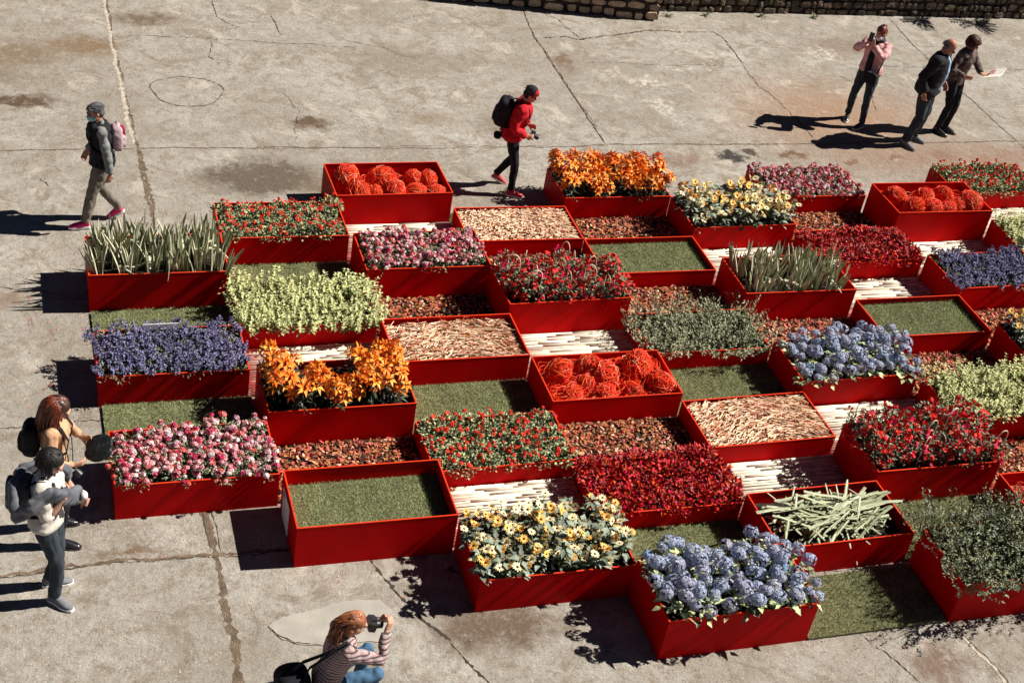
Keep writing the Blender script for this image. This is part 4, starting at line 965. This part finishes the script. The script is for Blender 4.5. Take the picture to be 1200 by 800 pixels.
def make_person(label, loc, d, Hm, feet, hands, P, group=None):
    """local frame: +Y the way the person faces, +X the person's right; sizes for 1.7 m and scaled"""
    k = Hm / 1.7; ang = math.atan2(d[1], d[0]) - PI / 2
    drop = P.get('drop', 0); sw = P.get('sw', .175); fem = P.get('fem', False)
    Rt = Matrix.Rotation(P.get('twist', 0), 3, 'Z') @ Matrix.Rotation(-P.get('lean', .04), 3, 'X') @ Matrix.Rotation(P.get('side', 0), 3, 'Y')
    piv = Vector((0, 0, .95)); dz = Vector((0, P.get('py', 0), -drop))
    def U(x, y, z): return piv + Rt @ (Vector((x, y, z)) - piv) + dz
    hy, hp = P.get('head', (0, .15)); Rh = Rt @ Matrix.Rotation(hy, 3, 'Z') @ Matrix.Rotation(-hp, 3, 'X') @ Matrix.Rotation(P.get('roll', 0), 3, 'Y')
    hc = U(0, .015, 1.585) + Rh @ Vector((0, .02, 0))
    def Hd(x, y, z): return hc + Rh @ Vector((x, y, z))
    # joints
    L = {}
    for sgn, nm in ((1, 'R'), (-1, 'L')):
        fx, fy, fyaw, lift = feet[nm]
        ank = Vector((fx, fy, .085 + lift)); hip = Vector((sgn * .09, 0, .90)) + dz
        kn, ank = ik(hip, ank, .42, .41, P.get('knee' + nm, Vector((sgn * .12, 1, .1))))
        L[nm] = (hip, kn, ank, fyaw, lift)
    A = {}
    for sgn, nm in ((1, 'R'), (-1, 'L')):
        sh = U(sgn * sw, -.005, 1.385); tgt = Vector(hands[nm][0]); hint = Vector(hands[nm][1]); el, wr = ik(sh, tgt, .285, .25, hint); A[nm] = (sh, el, wr)
    rings = [(.83, .0, .085, .07), (.87, .0, .14, .10), (.93, -.01, .165, .115), (1.0, -.005, .150, .105), (1.08, .0, .128 if fem else .14, .095), (1.18, .0, .142, .108), (1.29, .005, .160, .118), (1.37, .0, .160, .105), (1.42, -.005, .105, .075), (1.45, -.005, .06, .055)]
    def torso(mb, g, z0=.83, z1=1.46, flare=0, gy=None, ex=0):
        pts, rad = [], []
        for z, y, a, b in rings:
            if z < z0 - .06 or z > z1: continue
            fl = flare * max(0, (1.1 - z)) ; pts.append(U(0, y + (P.get('belly', 0) if 1 < z < 1.25 else 0), max(z, z0))); rad.append((a + g + fl, b + (g if gy is None else gy) + fl))
        tube(mb, pts, rad, 20, 0, Rt @ Vector((1, 0, 0)))
    def arm(mb, nm, g, frac=1.0, cuff=0):
        sh, el, wr = A[nm]; pts = [U(.10 * (1 if nm == 'R' else -1), 0, 1.385), sh, sh.lerp(el, .5), el]; rad = [.055 + g, .054 + g, .046 + g, .039 + g]
        if frac > 1.0:
            f = frac - 1; pts += [el.lerp(wr, .35 * f), el.lerp(wr, f)]; rad += [.038 + g, .038 - .012 * f + g + cuff]
        else: pts[-1] = sh.lerp(el, frac); rad[-1] += .004
        tube(mb, pts, rad, 12, 0, Vector((.3, .5, .8))); ellipsoid(mb, sh, (.056 + g,) * 3)
    def leg(mb, nm, g, end=1.0):
        hip, kn, an, fyaw, lift = L[nm]; e = kn.lerp(an, end)
        tube(mb, [hip + Vector((0, 0, .03)), hip.lerp(kn, .25), hip.lerp(kn, .65), kn, kn.lerp(an, .3), kn.lerp(an, .7), e], [.080 + g, .080 + g, .062 + g, .050 + g, .051 + g, .038 + g * 1.3, .034 + g * 1.5], 14, 0, Vector((1, 0, .1)))
        ellipsoid(mb, kn, (.050 + g,) * 3)
    # --- body: one continuous surface
    mb = MB(); torso(mb, -.006); arm(mb, 'R', -.005, 2.0); arm(mb, 'L', -.005, 2.0); leg(mb, 'R', -.010); leg(mb, 'L', -.010)
    for nm in 'RL':
        hip, kn, an, fyaw, lift = L[nm]; fd = Vector((-math.sin(fyaw), math.cos(fyaw), 0)); tube(mb, [an - fd * .03 - Vector((0, 0, .03)), an + fd * .08 - Vector((0, 0, .05))], [.028, .022], 8)
        sh, el, wr = A[nm]; dd = hands[nm][2] if len(hands[nm]) > 2 and hands[nm][2] is not None else (wr - el); pn = hands[nm][3] if len(hands[nm]) > 3 else Vector((-1 if nm == 'R' else 1, .2, 0))
        hand(mb, wr, Vector(dd), Vector(pn), 1 if nm == 'R' else -1, hands[nm][4] if len(hands[nm]) > 4 else .3)
    tube(mb, [U(0, -.005, 1.41), U(0, 0, 1.47), Hd(0, -.02, -.05)], [.062, .052, .050], 14)
    ellipsoid(mb, Hd(0, -.012, .028), (.074, .093, .088), Rh); ellipsoid(mb, Hd(0, .020, -.035), (.058, .068, .076), Rh); ellipsoid(mb, Hd(0, .058, -.085), (.026, .022, .020), Rh)
    tube(mb, [Hd(0, .085, .015), Hd(0, .103, -.02), Hd(0, .098, -.032)], [(.009, .008), (.014, .014), (.012, .008)], 8, 0, Rh @ Vector((1, 0, 0)))
    ellipsoid(mb, Hd(0, .088, -.058), (.024, .010, .010), Rh); ellipsoid(mb, Hd(0, .088, .022), (.052, .010, .009), Rh)
    for s in (1, -1): ellipsoid(mb, Hd(s * .073, -.004, -.005), (.010, .020, .030), Rh); ellipsoid(mb, Hd(s * .030, .078, .006), (.014, .010, .009), Rh)
    Ri = Rh.inverted()
    def zone(c):
        q = Ri @ (Vector(c) - hc)
        if q.y > .06 and abs(q.z - .006) < .008 and .016 < abs(q.x) < .044: return 1
        if q.y > .08 and abs(q.z + .058) < .009 and abs(q.x) < .022: return 2
        return 0
    body = remesh(mb, 'person', [M[P.get('skin', 'skin')], M['eye'], M['lip']], None, .0062, zone, 3)
    body.location = (loc[0], loc[1], 0); body.rotation_euler = (0, 0, ang); body.scale = (k, k, k)
    tag(body, label, 'person', group)
    # --- clothes
    mb = MB(); torso(mb, .008, .83, 1.02); leg(mb, 'R', .010 + P.get('loose', 0), .97); leg(mb, 'L', .010 + P.get('loose', 0), .97)
    remesh(mb, 'trousers', [M[P['trousers']]], body, .010, None, 3, .009, 1)
    for c in P['tops']:
        mb = MB(); torso(mb, c.get('g', .012), c.get('hem', .92), 1.46 if c.get('collar', True) else 1.43, c.get('flare', 0), c.get('gy'))
        if c.get('sleeve', 2) > 0: arm(mb, 'R', c.get('ga', .010), c.get('sleeve', 1.93), .002); arm(mb, 'L', c.get('ga', .010), c.get('sleeve', 1.93), .002)
        else:
            for s in (1, -1): ellipsoid(mb, U(s * (sw - .02), 0, 1.385), (.062, .075, .055))
        if c.get('collar', True): tube(mb, [U(0, -.005, 1.42), U(0, 0, 1.475)], [(.080, .072), (.068, .064)], 16)
        remesh(mb, c['n'], [M[c['m']]], body, .010, None, 3, c.get('w', .010), hash(c['m']) % 7 if 0 else len(c['m']))
    if P.get('shirtfront'):
        mb = MB(); tube(mb, [U(0, .13, .90), U(0, .150, 1.1), U(0, .145, 1.25), U(0, .12, 1.37), U(0, .065, 1.44)], [(.055, .03), (.055, .035), (.05, .035), (.045, .03), (.04, .02)], 12, 0, Rt @ Vector((1, 0, 0)))
        remesh(mb, 'shirt', [M[P['shirtfront']]], body, .010, None, 2, .006)
    for nm in 'RL':
        hip, kn, an, fyaw, lift = L[nm]; pit = P.get('toe' + nm, 0)
        Rf = Matrix.Rotation(fyaw, 3, 'Z') @ Matrix.Rotation(-pit, 3, 'X'); o = an - Vector((0, 0, .085))
        piv2 = Vector((0, .12, 0))
        def F(x, y, z): return o + Rf @ Vector((x, y, z)) + (Vector((0, 0, 0)))
        mb = MB(); tube(mb, [F(0, -.068, .048), F(0, -.045, .056), F(0, .02, .058), F(0, .09, .048), F(0, .15, .038), F(0, .185, .032), F(0, .20, .03)], [(.018, .02), (.036, .04), (.038, .046), (.044, .034), (.043, .024), (.030, .018), (.012, .010)], 12, 0, Rf @ Vector((1, 0, 0)))
        tube(mb, [F(0, -.03, .05), F(0, -.018, .115)], [.038, .040], 12)
        s = remesh(mb, 'shoe', [M[P['shoes']]], body, .008, None, 3)
        mb = MB(); out = [(-.030, -.07), (.030, -.07), (.040, -.04), (.036, .03), (.048, .10), (.042, .16), (.022, .205), (-.018, .208), (-.040, .165), (-.047, .10), (-.036, .03), (-.040, -.04)]
        n = len(out); mb.add([F(x, y, z) for z in (.002, .026) for x, y in out], [tuple(range(n))[::-1], tuple(range(n, 2 * n))] + [(i, (i + 1) % n, n + (i + 1) % n, n + i) for i in range(n)])
        mb.build('sole', [M[P.get('sole', 'whitesole')]], s)
    # --- hair
    hs, hm = P['hair']; mb = MB(); rg = random.Random(len(label)); mi = [M[x] for x in hm]
    if hs != 'bald':
        ellipsoid(mb, Hd(0, -.020, .042), (.082, .098, .086), Rh); ellipsoid(mb, Hd(0, -.050, -.015), (.074, .060, .070), Rh)
        if hs in ('bob', 'long', 'tail'): ellipsoid(mb, Hd(0, -.045, -.03), (.088, .065, .085), Rh)
        if hs == 'bob': ellipsoid(mb, Hd(0, -.035, .025), (.090, .095, .098), Rh); ellipsoid(mb, Hd(0, -.06, -.06), (.085, .055, .065), Rh)
    else:
        ellipsoid(mb, Hd(0, -.030, .0), (.078, .080, .052), Rh)
    cap = remesh(mb, 'hair', mi, body, .007, None, 2, .010, 3)
    mb = MB()
    def strand(p, v, n, L_, r, wave, m_, down=.25):
        pts = [p]; ph = rg.uniform(0, 6); sx = rv(1, rg)
        for i in range(n):
            v = (v + Vector((0, 0, -down)) + sx * wave * math.sin(i * 1.3 + ph)).normalized(); p = p + v * L_ / n; pts.append(p)
        tube(mb, pts, [r * (.7 if i == 0 else 1 - .75 * i / n) for i in range(n + 1)], 5, m_)
    ns = {'short': 260, 'bob': 520, 'long': 480, 'tail': 330, 'bun': 200, 'bald': 60, 'cap': 30}[hs]
    for i in range(ns):
        t = rg.uniform(0, 2 * PI); u = rg.uniform(0, 1); q = Vector((math.cos(t) * math.sqrt(1 - u * u), math.sin(t) * math.sqrt(1 - u * u), u))
        if hs == 'bald':
            q = Vector((math.cos(t), -abs(math.sin(t)), rg.uniform(-.5, .2))).normalized(); strand(Hd(q.x * .078, q.y * .08 - .03, q.z * .05), (Rh @ Vector((q.x * .2, -.3, -1))).normalized(), 3, .03, .003, .05, 0); continue
        base = Hd(q.x * .080, q.y * .096 - .02, q.z * .084 + .042 - .0); back = Rh @ Vector((q.x * .9, -.9 if q.y < .5 else .25, .25 - u * .3))
        if hs == 'short': strand(base, back.normalized(), 3, .028, .0035, .05, rg.randrange(len(hm)))
        elif hs == 'bun': strand(base, (Rh @ Vector((-q.x, -q.y - .6, .5 - u))).normalized(), 4, .05, .006, .05, rg.randrange(len(hm)), .0)
        elif hs == 'bob':
            if q.y > .35: continue
            strand(base, (Rh @ Vector((q.x, q.y - .3, -.2))).normalized(), 7, rg.uniform(.11, .17), .0065, .05, 0, .6)
        elif hs == 'long':
            if q.y > .45: continue
            strand(base, (Rh @ Vector((q.x * .5, q.y - .6, -.4))).normalized(), 10, rg.uniform(.34, .48), .0062, .07, 1 if len(hm) > 1 else 0, .6)
        elif hs == 'tail': strand(base, (Rh @ Vector((-q.x * .3, -1, -.2))).normalized(), 6, .12, .005, .10, rg.randrange(len(hm)), .1)
    if hs == 'tail':
        for i in range(170): a = rv(.045, rg); strand(Hd(a.x, -.11 + a.y, .0 + a.z), (Rh @ Vector((a.x * 6, -.7, -.7))).normalized(), 10, rg.uniform(.18, .30), .0065, .5, rg.randrange(len(hm)), .35)
    if hs == 'bun':
        ellipsoid(mb, Hd(0, -.05, .11), (.040, .040, .032), Rh); 
        for i in range(26): a = rv(.034, rg); strand(Hd(a.x, -.045 + a.y, .115 + a.z * .8), rv(1, rg), 4, .05, .006, .5, rg.randrange(len(hm)), .1)
    if mb.v: mb.build('hair_locks', mi, cap, True)
    if P.get('mask'):
        mb = MB(); ellipsoid(mb, Hd(0, .048, -.045), (.060, .066, .052), Rh); tube(mb, [Hd(-.075, .0, -.01), Hd(-.05, .075, -.035), Hd(.05, .075, -.035), Hd(.075, 0, -.01)], [.004] * 4, 5)
        remesh(mb, 'face_mask', [M[P['mask']]], body, .006, None, 2, .002)
    if P.get('capm'):
        mb = MB(); ellipsoid(mb, Hd(0, -.016, .050), (.088, .104, .088), Rh); ellipsoid(mb, Hd(0, -.04, -.01), (.08, .07, .08), Rh)
        Z = Ri; remesh(mb, 'cap', [M['black'], M['redjkt']], body, .007, lambda c: 1 if (Z @ (Vector(c) - hc)).y > .025 else 0, 2)
    if P.get('glasses'):
        mb = MB()
        for s in (1, -1): ellipsoid(mb, Hd(s * .031, P['glasses'][0], P['glasses'][1]), (.024, .006, .018), Rh)
        tube(mb, [Hd(-.078, 0, P['glasses'][1]), Hd(-.05, P['glasses'][0], P['glasses'][1]), Hd(.05, P['glasses'][0], P['glasses'][1]), Hd(.078, 0, P['glasses'][1])], [.003] * 4, 5)
        mb.build('glasses', [M['metal_dark']], body, True)
    if P.get('scarf'):
        mb = MB(); 
        for i in range(3): 
            pts = [U(.075 * math.cos(t), .062 * math.sin(t) + .005, 1.445 + .02 * i - .01 * math.sin(t * 2 + i)) for t in [j * PI / 8 for j in range(17)]]; tube(mb, pts, [.026] * 17, 8)
        remesh(mb, 'scarf', [M[P['scarf']]], body, .009, None, 2, .008)
    T = Matrix.LocRotScale(body.location, body.rotation_euler, body.scale)
    return dict(body=body, U=U, Hd=Hd, Rh=Rh, Rt=Rt, A=A, T=T, k=k)

def item(pp, mb, name, mats, label, cat, rem=None, wr=0, smooth=True, parent=None, group=None):
    o = remesh(mb, name, mats, None, rem, None, 3, wr) if rem else mb.build(name, mats, None, smooth)
    if parent is not None: o.parent = parent; return o
    o.location = pp['body'].location; o.rotation_euler = pp['body'].rotation_euler; o.scale = pp['body'].scale
    tag(o, label, cat, group); return o

def superell(mb, c, r, rot=None, e=.45, seg=20, rings=14, mi=0):
    f = lambda v: math.copysign(abs(v) ** e, v); vs = []
    for i in range(rings + 1):
        ph = PI * i / rings - PI / 2
        for j in range(seg):
            th = 2 * PI * j / seg; v = Vector((r[0] * f(math.cos(ph)) * f(math.cos(th)), r[1] * f(math.cos(ph)) * f(math.sin(th)), r[2] * f(math.sin(ph))))
            vs.append(Vector(c) + (rot @ v if rot is not None else v))
    mb.add(vs, [(i * seg + j, i * seg + (j + 1) % seg, (i + 1) * seg + (j + 1) % seg, (i + 1) * seg + j) for i in range(rings) for j in range(seg)], mi)

def backpack(pp, mats, label, c=(0, -.205, 1.20), r=(.14, .085, .20), panel=None, strap='black'):
    U, Rt = pp['U'], pp['Rt']; mb = MB(); superell(mb, U(*c), r, Rt, .55); superell(mb, U(c[0], c[1] - r[1] * .8, c[2] - r[2] * .25), (r[0] * .75, .05, r[2] * .5), Rt, .55)
    o = item(pp, mb, 'backpack', [M[mats]], label, 'backpack', .010, .008)
    mb = MB()
    for s in (1, -1): tube(mb, [U(s * .085, c[1] + .06, c[2] + r[2] * .8), U(s * .095, -.02, 1.462), U(s * .105, .075, 1.42), U(s * .115, .142, 1.30), U(s * .13, .13, 1.17), U(s * .17, .0, 1.08), U(s * .12, c[1] + .05, c[2] - r[2] * .8)], [(.022, .006)] * 7, 8, 0, Rt @ Vector((1, 0, 0)))
    mb.build('strap', [M[strap]], o, True)
    if panel: mb = MB(); superell(mb, U(c[0], c[1] - r[1] * 1.05, c[2] + r[2] * .1), (r[0] * .35, .035, r[2] * .8), Rt, .5); remesh(mb, 'panel', [M[panel]], o, .010, None, 2)
    mb = MB(); tube(mb, [U(-.03, c[1], c[2] + r[2] * .95), U(-.02, c[1] - .01, c[2] + r[2] + .04), U(.02, c[1] - .01, c[2] + r[2] + .04), U(.03, c[1], c[2] + r[2] * .95)], [.006] * 4, 6); mb.build('handle', [M[mats]], o, True)
    return o
def camera_item(pp, c, R, label, strap=True, s=1.0):
    mb = MB(); box(mb, -.065 * s, .065 * s, -.03, .03, -.042, .042, 0, Matrix.Translation(c) @ R.to_4x4()); box(mb, -.025, .025, -.028, .028, .042, .062, 0, Matrix.Translation(c) @ R.to_4x4())
    o = item(pp, mb, 'camera', [M['metal_dark']], label, 'camera', smooth=False)
    mb = MB(); tube(mb, [c + R @ Vector((0, .03, 0)), c + R @ Vector((0, .06, 0)), c + R @ Vector((0, .062, 0)), c + R @ Vector((0, .10, 0))], [.034, .034, .038, .036], 16, 0, R @ Vector((1, 0, 0))); l = mb.build('lens', [M['metal_dark']], o)
    mb = MB(); tube(mb, [c + R @ Vector((0, .10, 0)), c + R @ Vector((0, .102, 0))], [.030, .028], 16, 0, R @ Vector((1, 0, 0))); mb.build('lens_glass', [M['glass']], l)
    return o
V = Vector
def foot(world, loc, d, k, yaw=0, lift=0):
    dx, dy = world[0] - loc[0], world[1] - loc[1]; n = math.hypot(*d); d = (d[0] / n, d[1] / n)
    return ((dx * d[1] - dy * d[0]) / k, (dx * d[0] + dy * d[1]) / k, yaw, lift)

# masked walker with grey hair, at left
loc, d, Hh = (.255, 1.06), (-1, .06), 1.60; k = Hh / 1.7
p = make_person('person with grey hair and pale blue mask walking left in pink sneakers', loc, d, Hh,
    dict(L=foot((.05, .96), loc, d, k, .15), R=foot((.47, 1.17), loc, d, k, -.2, .07)),
    dict(L=((-.27, -.10, .86), (-.2, -1, .2), (-.05, .25, -1), (.9, .3, 0)), R=((.24, .17, .92), (.4, -1, .1), (0, .4, -1))),
    dict(lean=.06, head=(.25, .18), trousers='grey_trouser', shoes='pinkshoe', hair=('short', ['hair_grey']), mask='mask', toeR=.6, skin='skin_d', loose=.008, twist=.15,
         tops=[dict(n='shirt', m='greyshirt', g=.014, ga=.016, hem=.90), dict(n='vest', m='black', g=.036, hem=.86, sleeve=0, flare=.05, w=.014)]))
backpack(p, 'packpink', 'small pink and white backpack worn by the masked walker', c=(0, -.20, 1.22), r=(.12, .07, .17), panel='packred')
# two women beside the left pink flowers
loc, d, Hh = (-.60, -4.93), (.93, -.30), 1.63; k = Hh / 1.7
p = make_person('person with black bob, cream top and grey jacket over the shoulders, nearest at left', loc, d, Hh,
    dict(R=foot((-.57, -5.04), loc, d, k, -.45), L=foot((-.60, -4.83), loc, d, k, .30)),
    dict(R=((.13, .20, 1.30), (.4, -1, -.7), (-.6, .2, .5), (-.1, -1, 0), .7), L=((-.14, .26, 1.05), (-.8, -.4, -.4), (.4, .6, .2), (0, -1, .3), .6)),
    dict(lean=.05, head=(-.15, .5), fem=True, sw=.16, trousers='denim_dark', shoes='greyshoe', hair=('bob', ['hair_black']), loose=.004,
         tops=[dict(n='jumper', m='cream', g=.022, ga=.020, hem=.88, sleeve=1.0, flare=.10, w=.009)]))
backpack(p, 'greyjkt', 'grey backpack on the back of the black-haired visitor', c=(0, -.22, 1.16), r=(.15, .09, .19), panel='black')
U = p['U']; mb = MB()
for i in range(5):
    q = i * .022; tube(mb, [U(.26, -.20, 1.16 - q), U(.27, -.06, 1.33 - q), U(.19, .07, 1.42 - q), U(.12, .17, 1.36 - q * 1.2), U(.02, .22, 1.30 - q), U(-.06, .24, 1.24 - q)], [.028, .036, .036, .036, .042, .034], 8, 0, V((0, .3, 1)))
for i in range(3):
    q = i * .03; tube(mb, [U(.28, -.18, 1.2 - q), U(.12, -.26, 1.36 - q), U(-.10, -.24, 1.36 - q), U(-.20, -.05, 1.42 - q), U(-.16, .14, 1.34 - q)], [.035] * 5, 8, 0, V((0, .3, 1)))
o = item(p, mb, 'folded_jacket', [M['greyjkt']], 'grey jacket draped around the shoulders of the black-haired visitor', 'jacket', .010, .022)
mb = MB(); tube(mb, [U(-.02, .29, 1.25), U(-.08, .31, 1.17), U(-.10, .28, 1.10)], [(.035, .02), (.035, .02), (.02, .015)], 10); remesh(mb, 'lining', [M['whitecloth']], o, .010, None, 2, .01)

loc, d, Hh = (-.52, -4.22), (.96, -.20), 1.60; k = Hh / 1.7
p = make_person('person with long auburn hair and tan top standing beside the left pink flowers', loc, d, Hh,
    dict(R=foot((-.50, -4.36), loc, d, k, -.1), L=foot((-.50, -4.08), loc, d, k, .1)),
    dict(R=((.14, .20, 1.03), (.9, -.8, -.2), (-.4, 1, 0), (-1, 0, .2), .6), L=((-.18, .22, 1.10), (-1, -.3, -.6), (.2, 1, 0), (1, 0, .2), .6)),
    dict(lean=.06, head=(-.1, .45), fem=True, sw=.16, trousers='black', shoes='blackshoe', sole='blackshoe', hair=('long', ['hair_root', 'hair_auburn']),
         tops=[dict(n='top', m='tan', g=.012, ga=.010, hem=.92, sleeve=1.9)]))
U = p['U']; mb = MB(); q = U(-.04, .40, 1.12); Rr = Matrix.Rotation(.35, 3, 'X') @ Matrix.Rotation(.3, 3, 'Y'); superell(mb, q, (.145, .135, .04), Rr, .8, 24, 12); superell(mb, q - Rr @ V((0, 0, .035)), (.10, .09, .03), Rr, .8, 24, 12)
item(p, mb, 'leather_hat', [M['leather']], 'round shiny black leather hat held by the auburn-haired visitor', 'hat', .009, .012)
backpack(p, 'black', 'black backpack on the auburn-haired visitor', c=(0, -.20, 1.20), r=(.12, .08, .18))
o = camera_item(p, U(.10, .19, .97), Matrix.Rotation(-.5, 3, 'Z') @ Matrix.Rotation(-.5, 3, 'X'), 'black camera hanging in front of the auburn-haired visitor')
mb = MB(); tube(mb, [U(.16, .18, 1.0), U(.17, .14, 1.2), U(.08, .05, 1.46), U(0, -.08, 1.45), U(-.08, .05, 1.46), U(-.04, .15, 1.2), U(.04, .18, 1.0)], [(.010, .004)] * 7, 6); mb.build('strap', [M['black']], o, True)
# red jacket walker
loc, d, Hh = (5.50, 1.69), (.93, -.36), 1.56; k = Hh / 1.7
p = make_person('person in red jacket and dark cap walking right between two rear boxes', loc, d, Hh,
    dict(R=foot((5.54, 1.52), loc, d, k, -.1), L=foot((5.42, 1.87), loc, d, k, .2, .06)),
    dict(R=((.16, .19, .98), (.6, -1, -.3), (-.3, 1, 0), (-1, 0, 0), .5), L=((-.14, .20, 1.02), (-.8, -.6, -.4), (.2, 1, 0), (1, 0, 0), .5)),
    dict(lean=.20, head=(-.1, .30), sw=.17, trousers='black', shoes='redshoe', hair=('short', ['hair_black']), capm=True, toeL=.5,
         tops=[dict(n='jacket', m='redjkt', g=.034, ga=.022, hem=.84, flare=.12, w=.014)]))
backpack(p, 'black', 'large black backpack on the red-jacketed walker', c=(0, -.235, 1.20), r=(.155, .11, .22))
U = p['U']; camera_item(p, U(.0, .27, 1.0), Matrix.Rotation(-.3, 3, 'X'), 'small camera held in front by the red-jacketed walker')
mb = MB(); superell(mb, U(.10, -.20, .86), (.07, .055, .045), None, .6); tube(mb, [U(.10, -.20, .88), U(.12, -.20, 1.02)], [.010, .008], 6); item(p, mb, 'belt_pouch', [M['black']], 'small dark pouch hanging below the black backpack', 'pouch', .010, .006)
# phone photographer
loc, d, Hh = (11.88, 3.53), (-.80, -.60), 1.64; k = Hh / 1.7
p = make_person('person in pink quilted jacket holding up a phone near the dark wall', loc, d, Hh,
    dict(R=foot((11.84, 3.69), loc, d, k, .35), L=foot((11.92, 3.37), loc, d, k, -.2)),
    dict(R=((.07, .33, 1.48), (.9, .1, -.9), (-.3, .3, 1), (-.6, -1, 0), .45), L=((-.04, .33, 1.46), (-.9, .1, -.9), (.3, .3, 1), (.6, -1, 0), .45)),
    dict(lean=-.02, head=(-.1, .30), fem=True, sw=.165, trousers='denim_dark', shoes='blackshoe', hair=('bun', ['hair_auburn', 'hair_brown']), mask='maskw', scarf='denim_dark',
         tops=[dict(n='jacket', m='pinkjkt', g=.032, ga=.022, hem=.90, w=.02)], shirtfront='black'))
U = p['U']; mb = MB(); box(mb, -.038, .038, -.005, .005, -.075, .075, 0, Matrix.Translation((.015, .40, 1.61)) @ Matrix.Rotation(.2, 4, 'X')); item(p, mb, 'phone', [M['metal_dark']], 'dark phone raised by the person in pink', 'phone', smooth=False)
mb = MB(); superell(mb, U(-.10, .19, .90), (.12, .055, .10), None, .5); o = item(p, mb, 'waist_bag', [M['black']], 'black bag hanging at the waist of the person in pink', 'bag', .010, .006)
mb = MB(); tube(mb, [U(-.18, .18, .97), U(-.20, .12, 1.2), U(.02, .14, 1.36), U(.10, .04, 1.47)], [(.014, .004)] * 4, 6); mb.build('strap', [M['black']], o, True)
# bald man and reader
loc, d, Hh = (12.52, 2.86), (.66, -.75), 1.80; k = Hh / 1.7
p = make_person('bald person in long dark coat and light blue shirt looking down at a brochure', loc, d, Hh,
    dict(R=foot((12.38, 2.79), loc, d, k, -.35), L=foot((12.64, 2.99), loc, d, k, -.1)),
    dict(R=((.25, .02, .90), (.5, -1, .1), (0, .3, -1), (-1, .3, 0), .5), L=((-.20, .16, .98), (-.6, -.8, 0), (.2, .6, -1), (1, 0, 0), .5)),
    dict(lean=.10, head=(.25, .55), sw=.19, belly=.02, trousers='denim_dark', shoes='greyshoe', sole='greyshoe', hair=('bald', ['hair_grey']), skin='skin_d', glasses=(.10, .01),
         tops=[dict(n='coat', m='black', g=.060, ga=.032, hem=.74, flare=.20, w=.008, gy=.034)], shirtfront='lightblue', loose=.01))
loc, d, Hh = (13.30, 3.28), (.45, -.89), 1.66; k = Hh / 1.7
p = make_person('person with brown hair in dark patterned jacket holding out an open brochure', loc, d, Hh,
    dict(R=foot((13.21, 3.20), loc, d, k, 0), L=foot((13.40, 3.27), loc, d, k, .1)),
    dict(R=((.20, .22, 1.10), (.8, -.8, -.3), (-.4, 1, 0), (-1, 0, .3), .5), L=((-.24, .26, 1.08), (-.9, -.5, -.4), (-.3, 1, 0), (.3, 0, 1), .35)),
    dict(lean=.08, head=(.25, .50), fem=True, sw=.165, trousers='black', shoes='blackshoe', sole='blackshoe', hair=('bob', ['hair_brown', 'hair_brown']), glasses=(.075, .075),
         tops=[dict(n='jacket', m='patterned', g=.026, ga=.018, hem=.82, w=.014)]))
mb = MB(); R4 = Matrix.Translation((-.33, .44, 1.11)) @ Matrix.Rotation(.25, 4, 'Z') @ Matrix.Rotation(.45, 4, 'X') @ Matrix.Scale(1.2, 4)
box(mb, -.20, -.001, -.11, .11, 0, .006, 0, R4 @ Matrix.Rotation(.12, 4, 'Y')); box(mb, .001, .20, -.11, .11, 0, .006, 0, R4 @ Matrix.Rotation(-.12, 4, 'Y')); box(mb, -.17, -.03, -.09, -.01, .0065, .0085, 1, R4 @ Matrix.Rotation(.12, 4, 'Y'))
item(p, mb, 'brochure', [M['card'], M['cardp']], 'open printed brochure held out at the far right', 'brochure', smooth=False)
# crouching photographer
loc, d, Hh = (1.58, -6.53), (.97, .10), 1.58; k = Hh / 1.7
p = make_person('person with curly auburn ponytail in striped jumper crouching to take a photograph', loc, d, Hh,
    dict(R=(.13, .16, -.1, 0), L=(-.13, .22, .1, 0)),
    dict(R=((.07, .36, .93), (.9, .1, -.8), (-.2, .5, 1), (-.9, -.3, 0), .6), L=((-.07, .36, .90), (-.9, .1, -.8), (.2, .5, 1), (.9, -.3, 0), .6)),
    dict(drop=.54, py=-.10, lean=.26, head=(-.05, .05), fem=True, sw=.165, trousers='denim', shoes='greyshoe', hair=('tail', ['hair_ginger', 'hair_auburn', 'hair_ginger']),
         tops=[dict(n='jumper', m='stripes', g=.020, ga=.014, hem=.86, w=.014)]))
hd = p['Hd']; camera_item(p, hd(-.01, .15, .01), p['Rh'] @ Matrix.Rotation(.0, 3, 'X'), 'camera held to the eye of the crouching photographer')
U = p['U']; mb = MB(); superell(mb, V((-.02, -.40, .36)), (.17, .15, .17), Matrix.Rotation(.2, 3, 'X'), .6); superell(mb, V((0, -.50, .32)), (.12, .07, .09), None, .6)
o = item(p, mb, 'shoulder_bag', [M['black']], 'black shoulder bag hanging behind the crouching photographer', 'bag', .010, .012)
mb = MB(); tube(mb, [V((-.04, -.44, .51)), V((0, -.34, .66)), U(.06, -.14, 1.30), U(.10, -.04, 1.465), U(.12, .08, 1.40)], [(.018, .005)] * 5, 8, 0, V((1, 0, 0))); tube(mb, [V((.06, -.34, .51)), V((.06, -.30, .64)), U(.09, -.13, 1.32), U(.12, -.02, 1.46)], [(.014, .005)] * 4, 8, 0, V((1, 0, 0))); mb.build('strap', [M['black']], o, True)
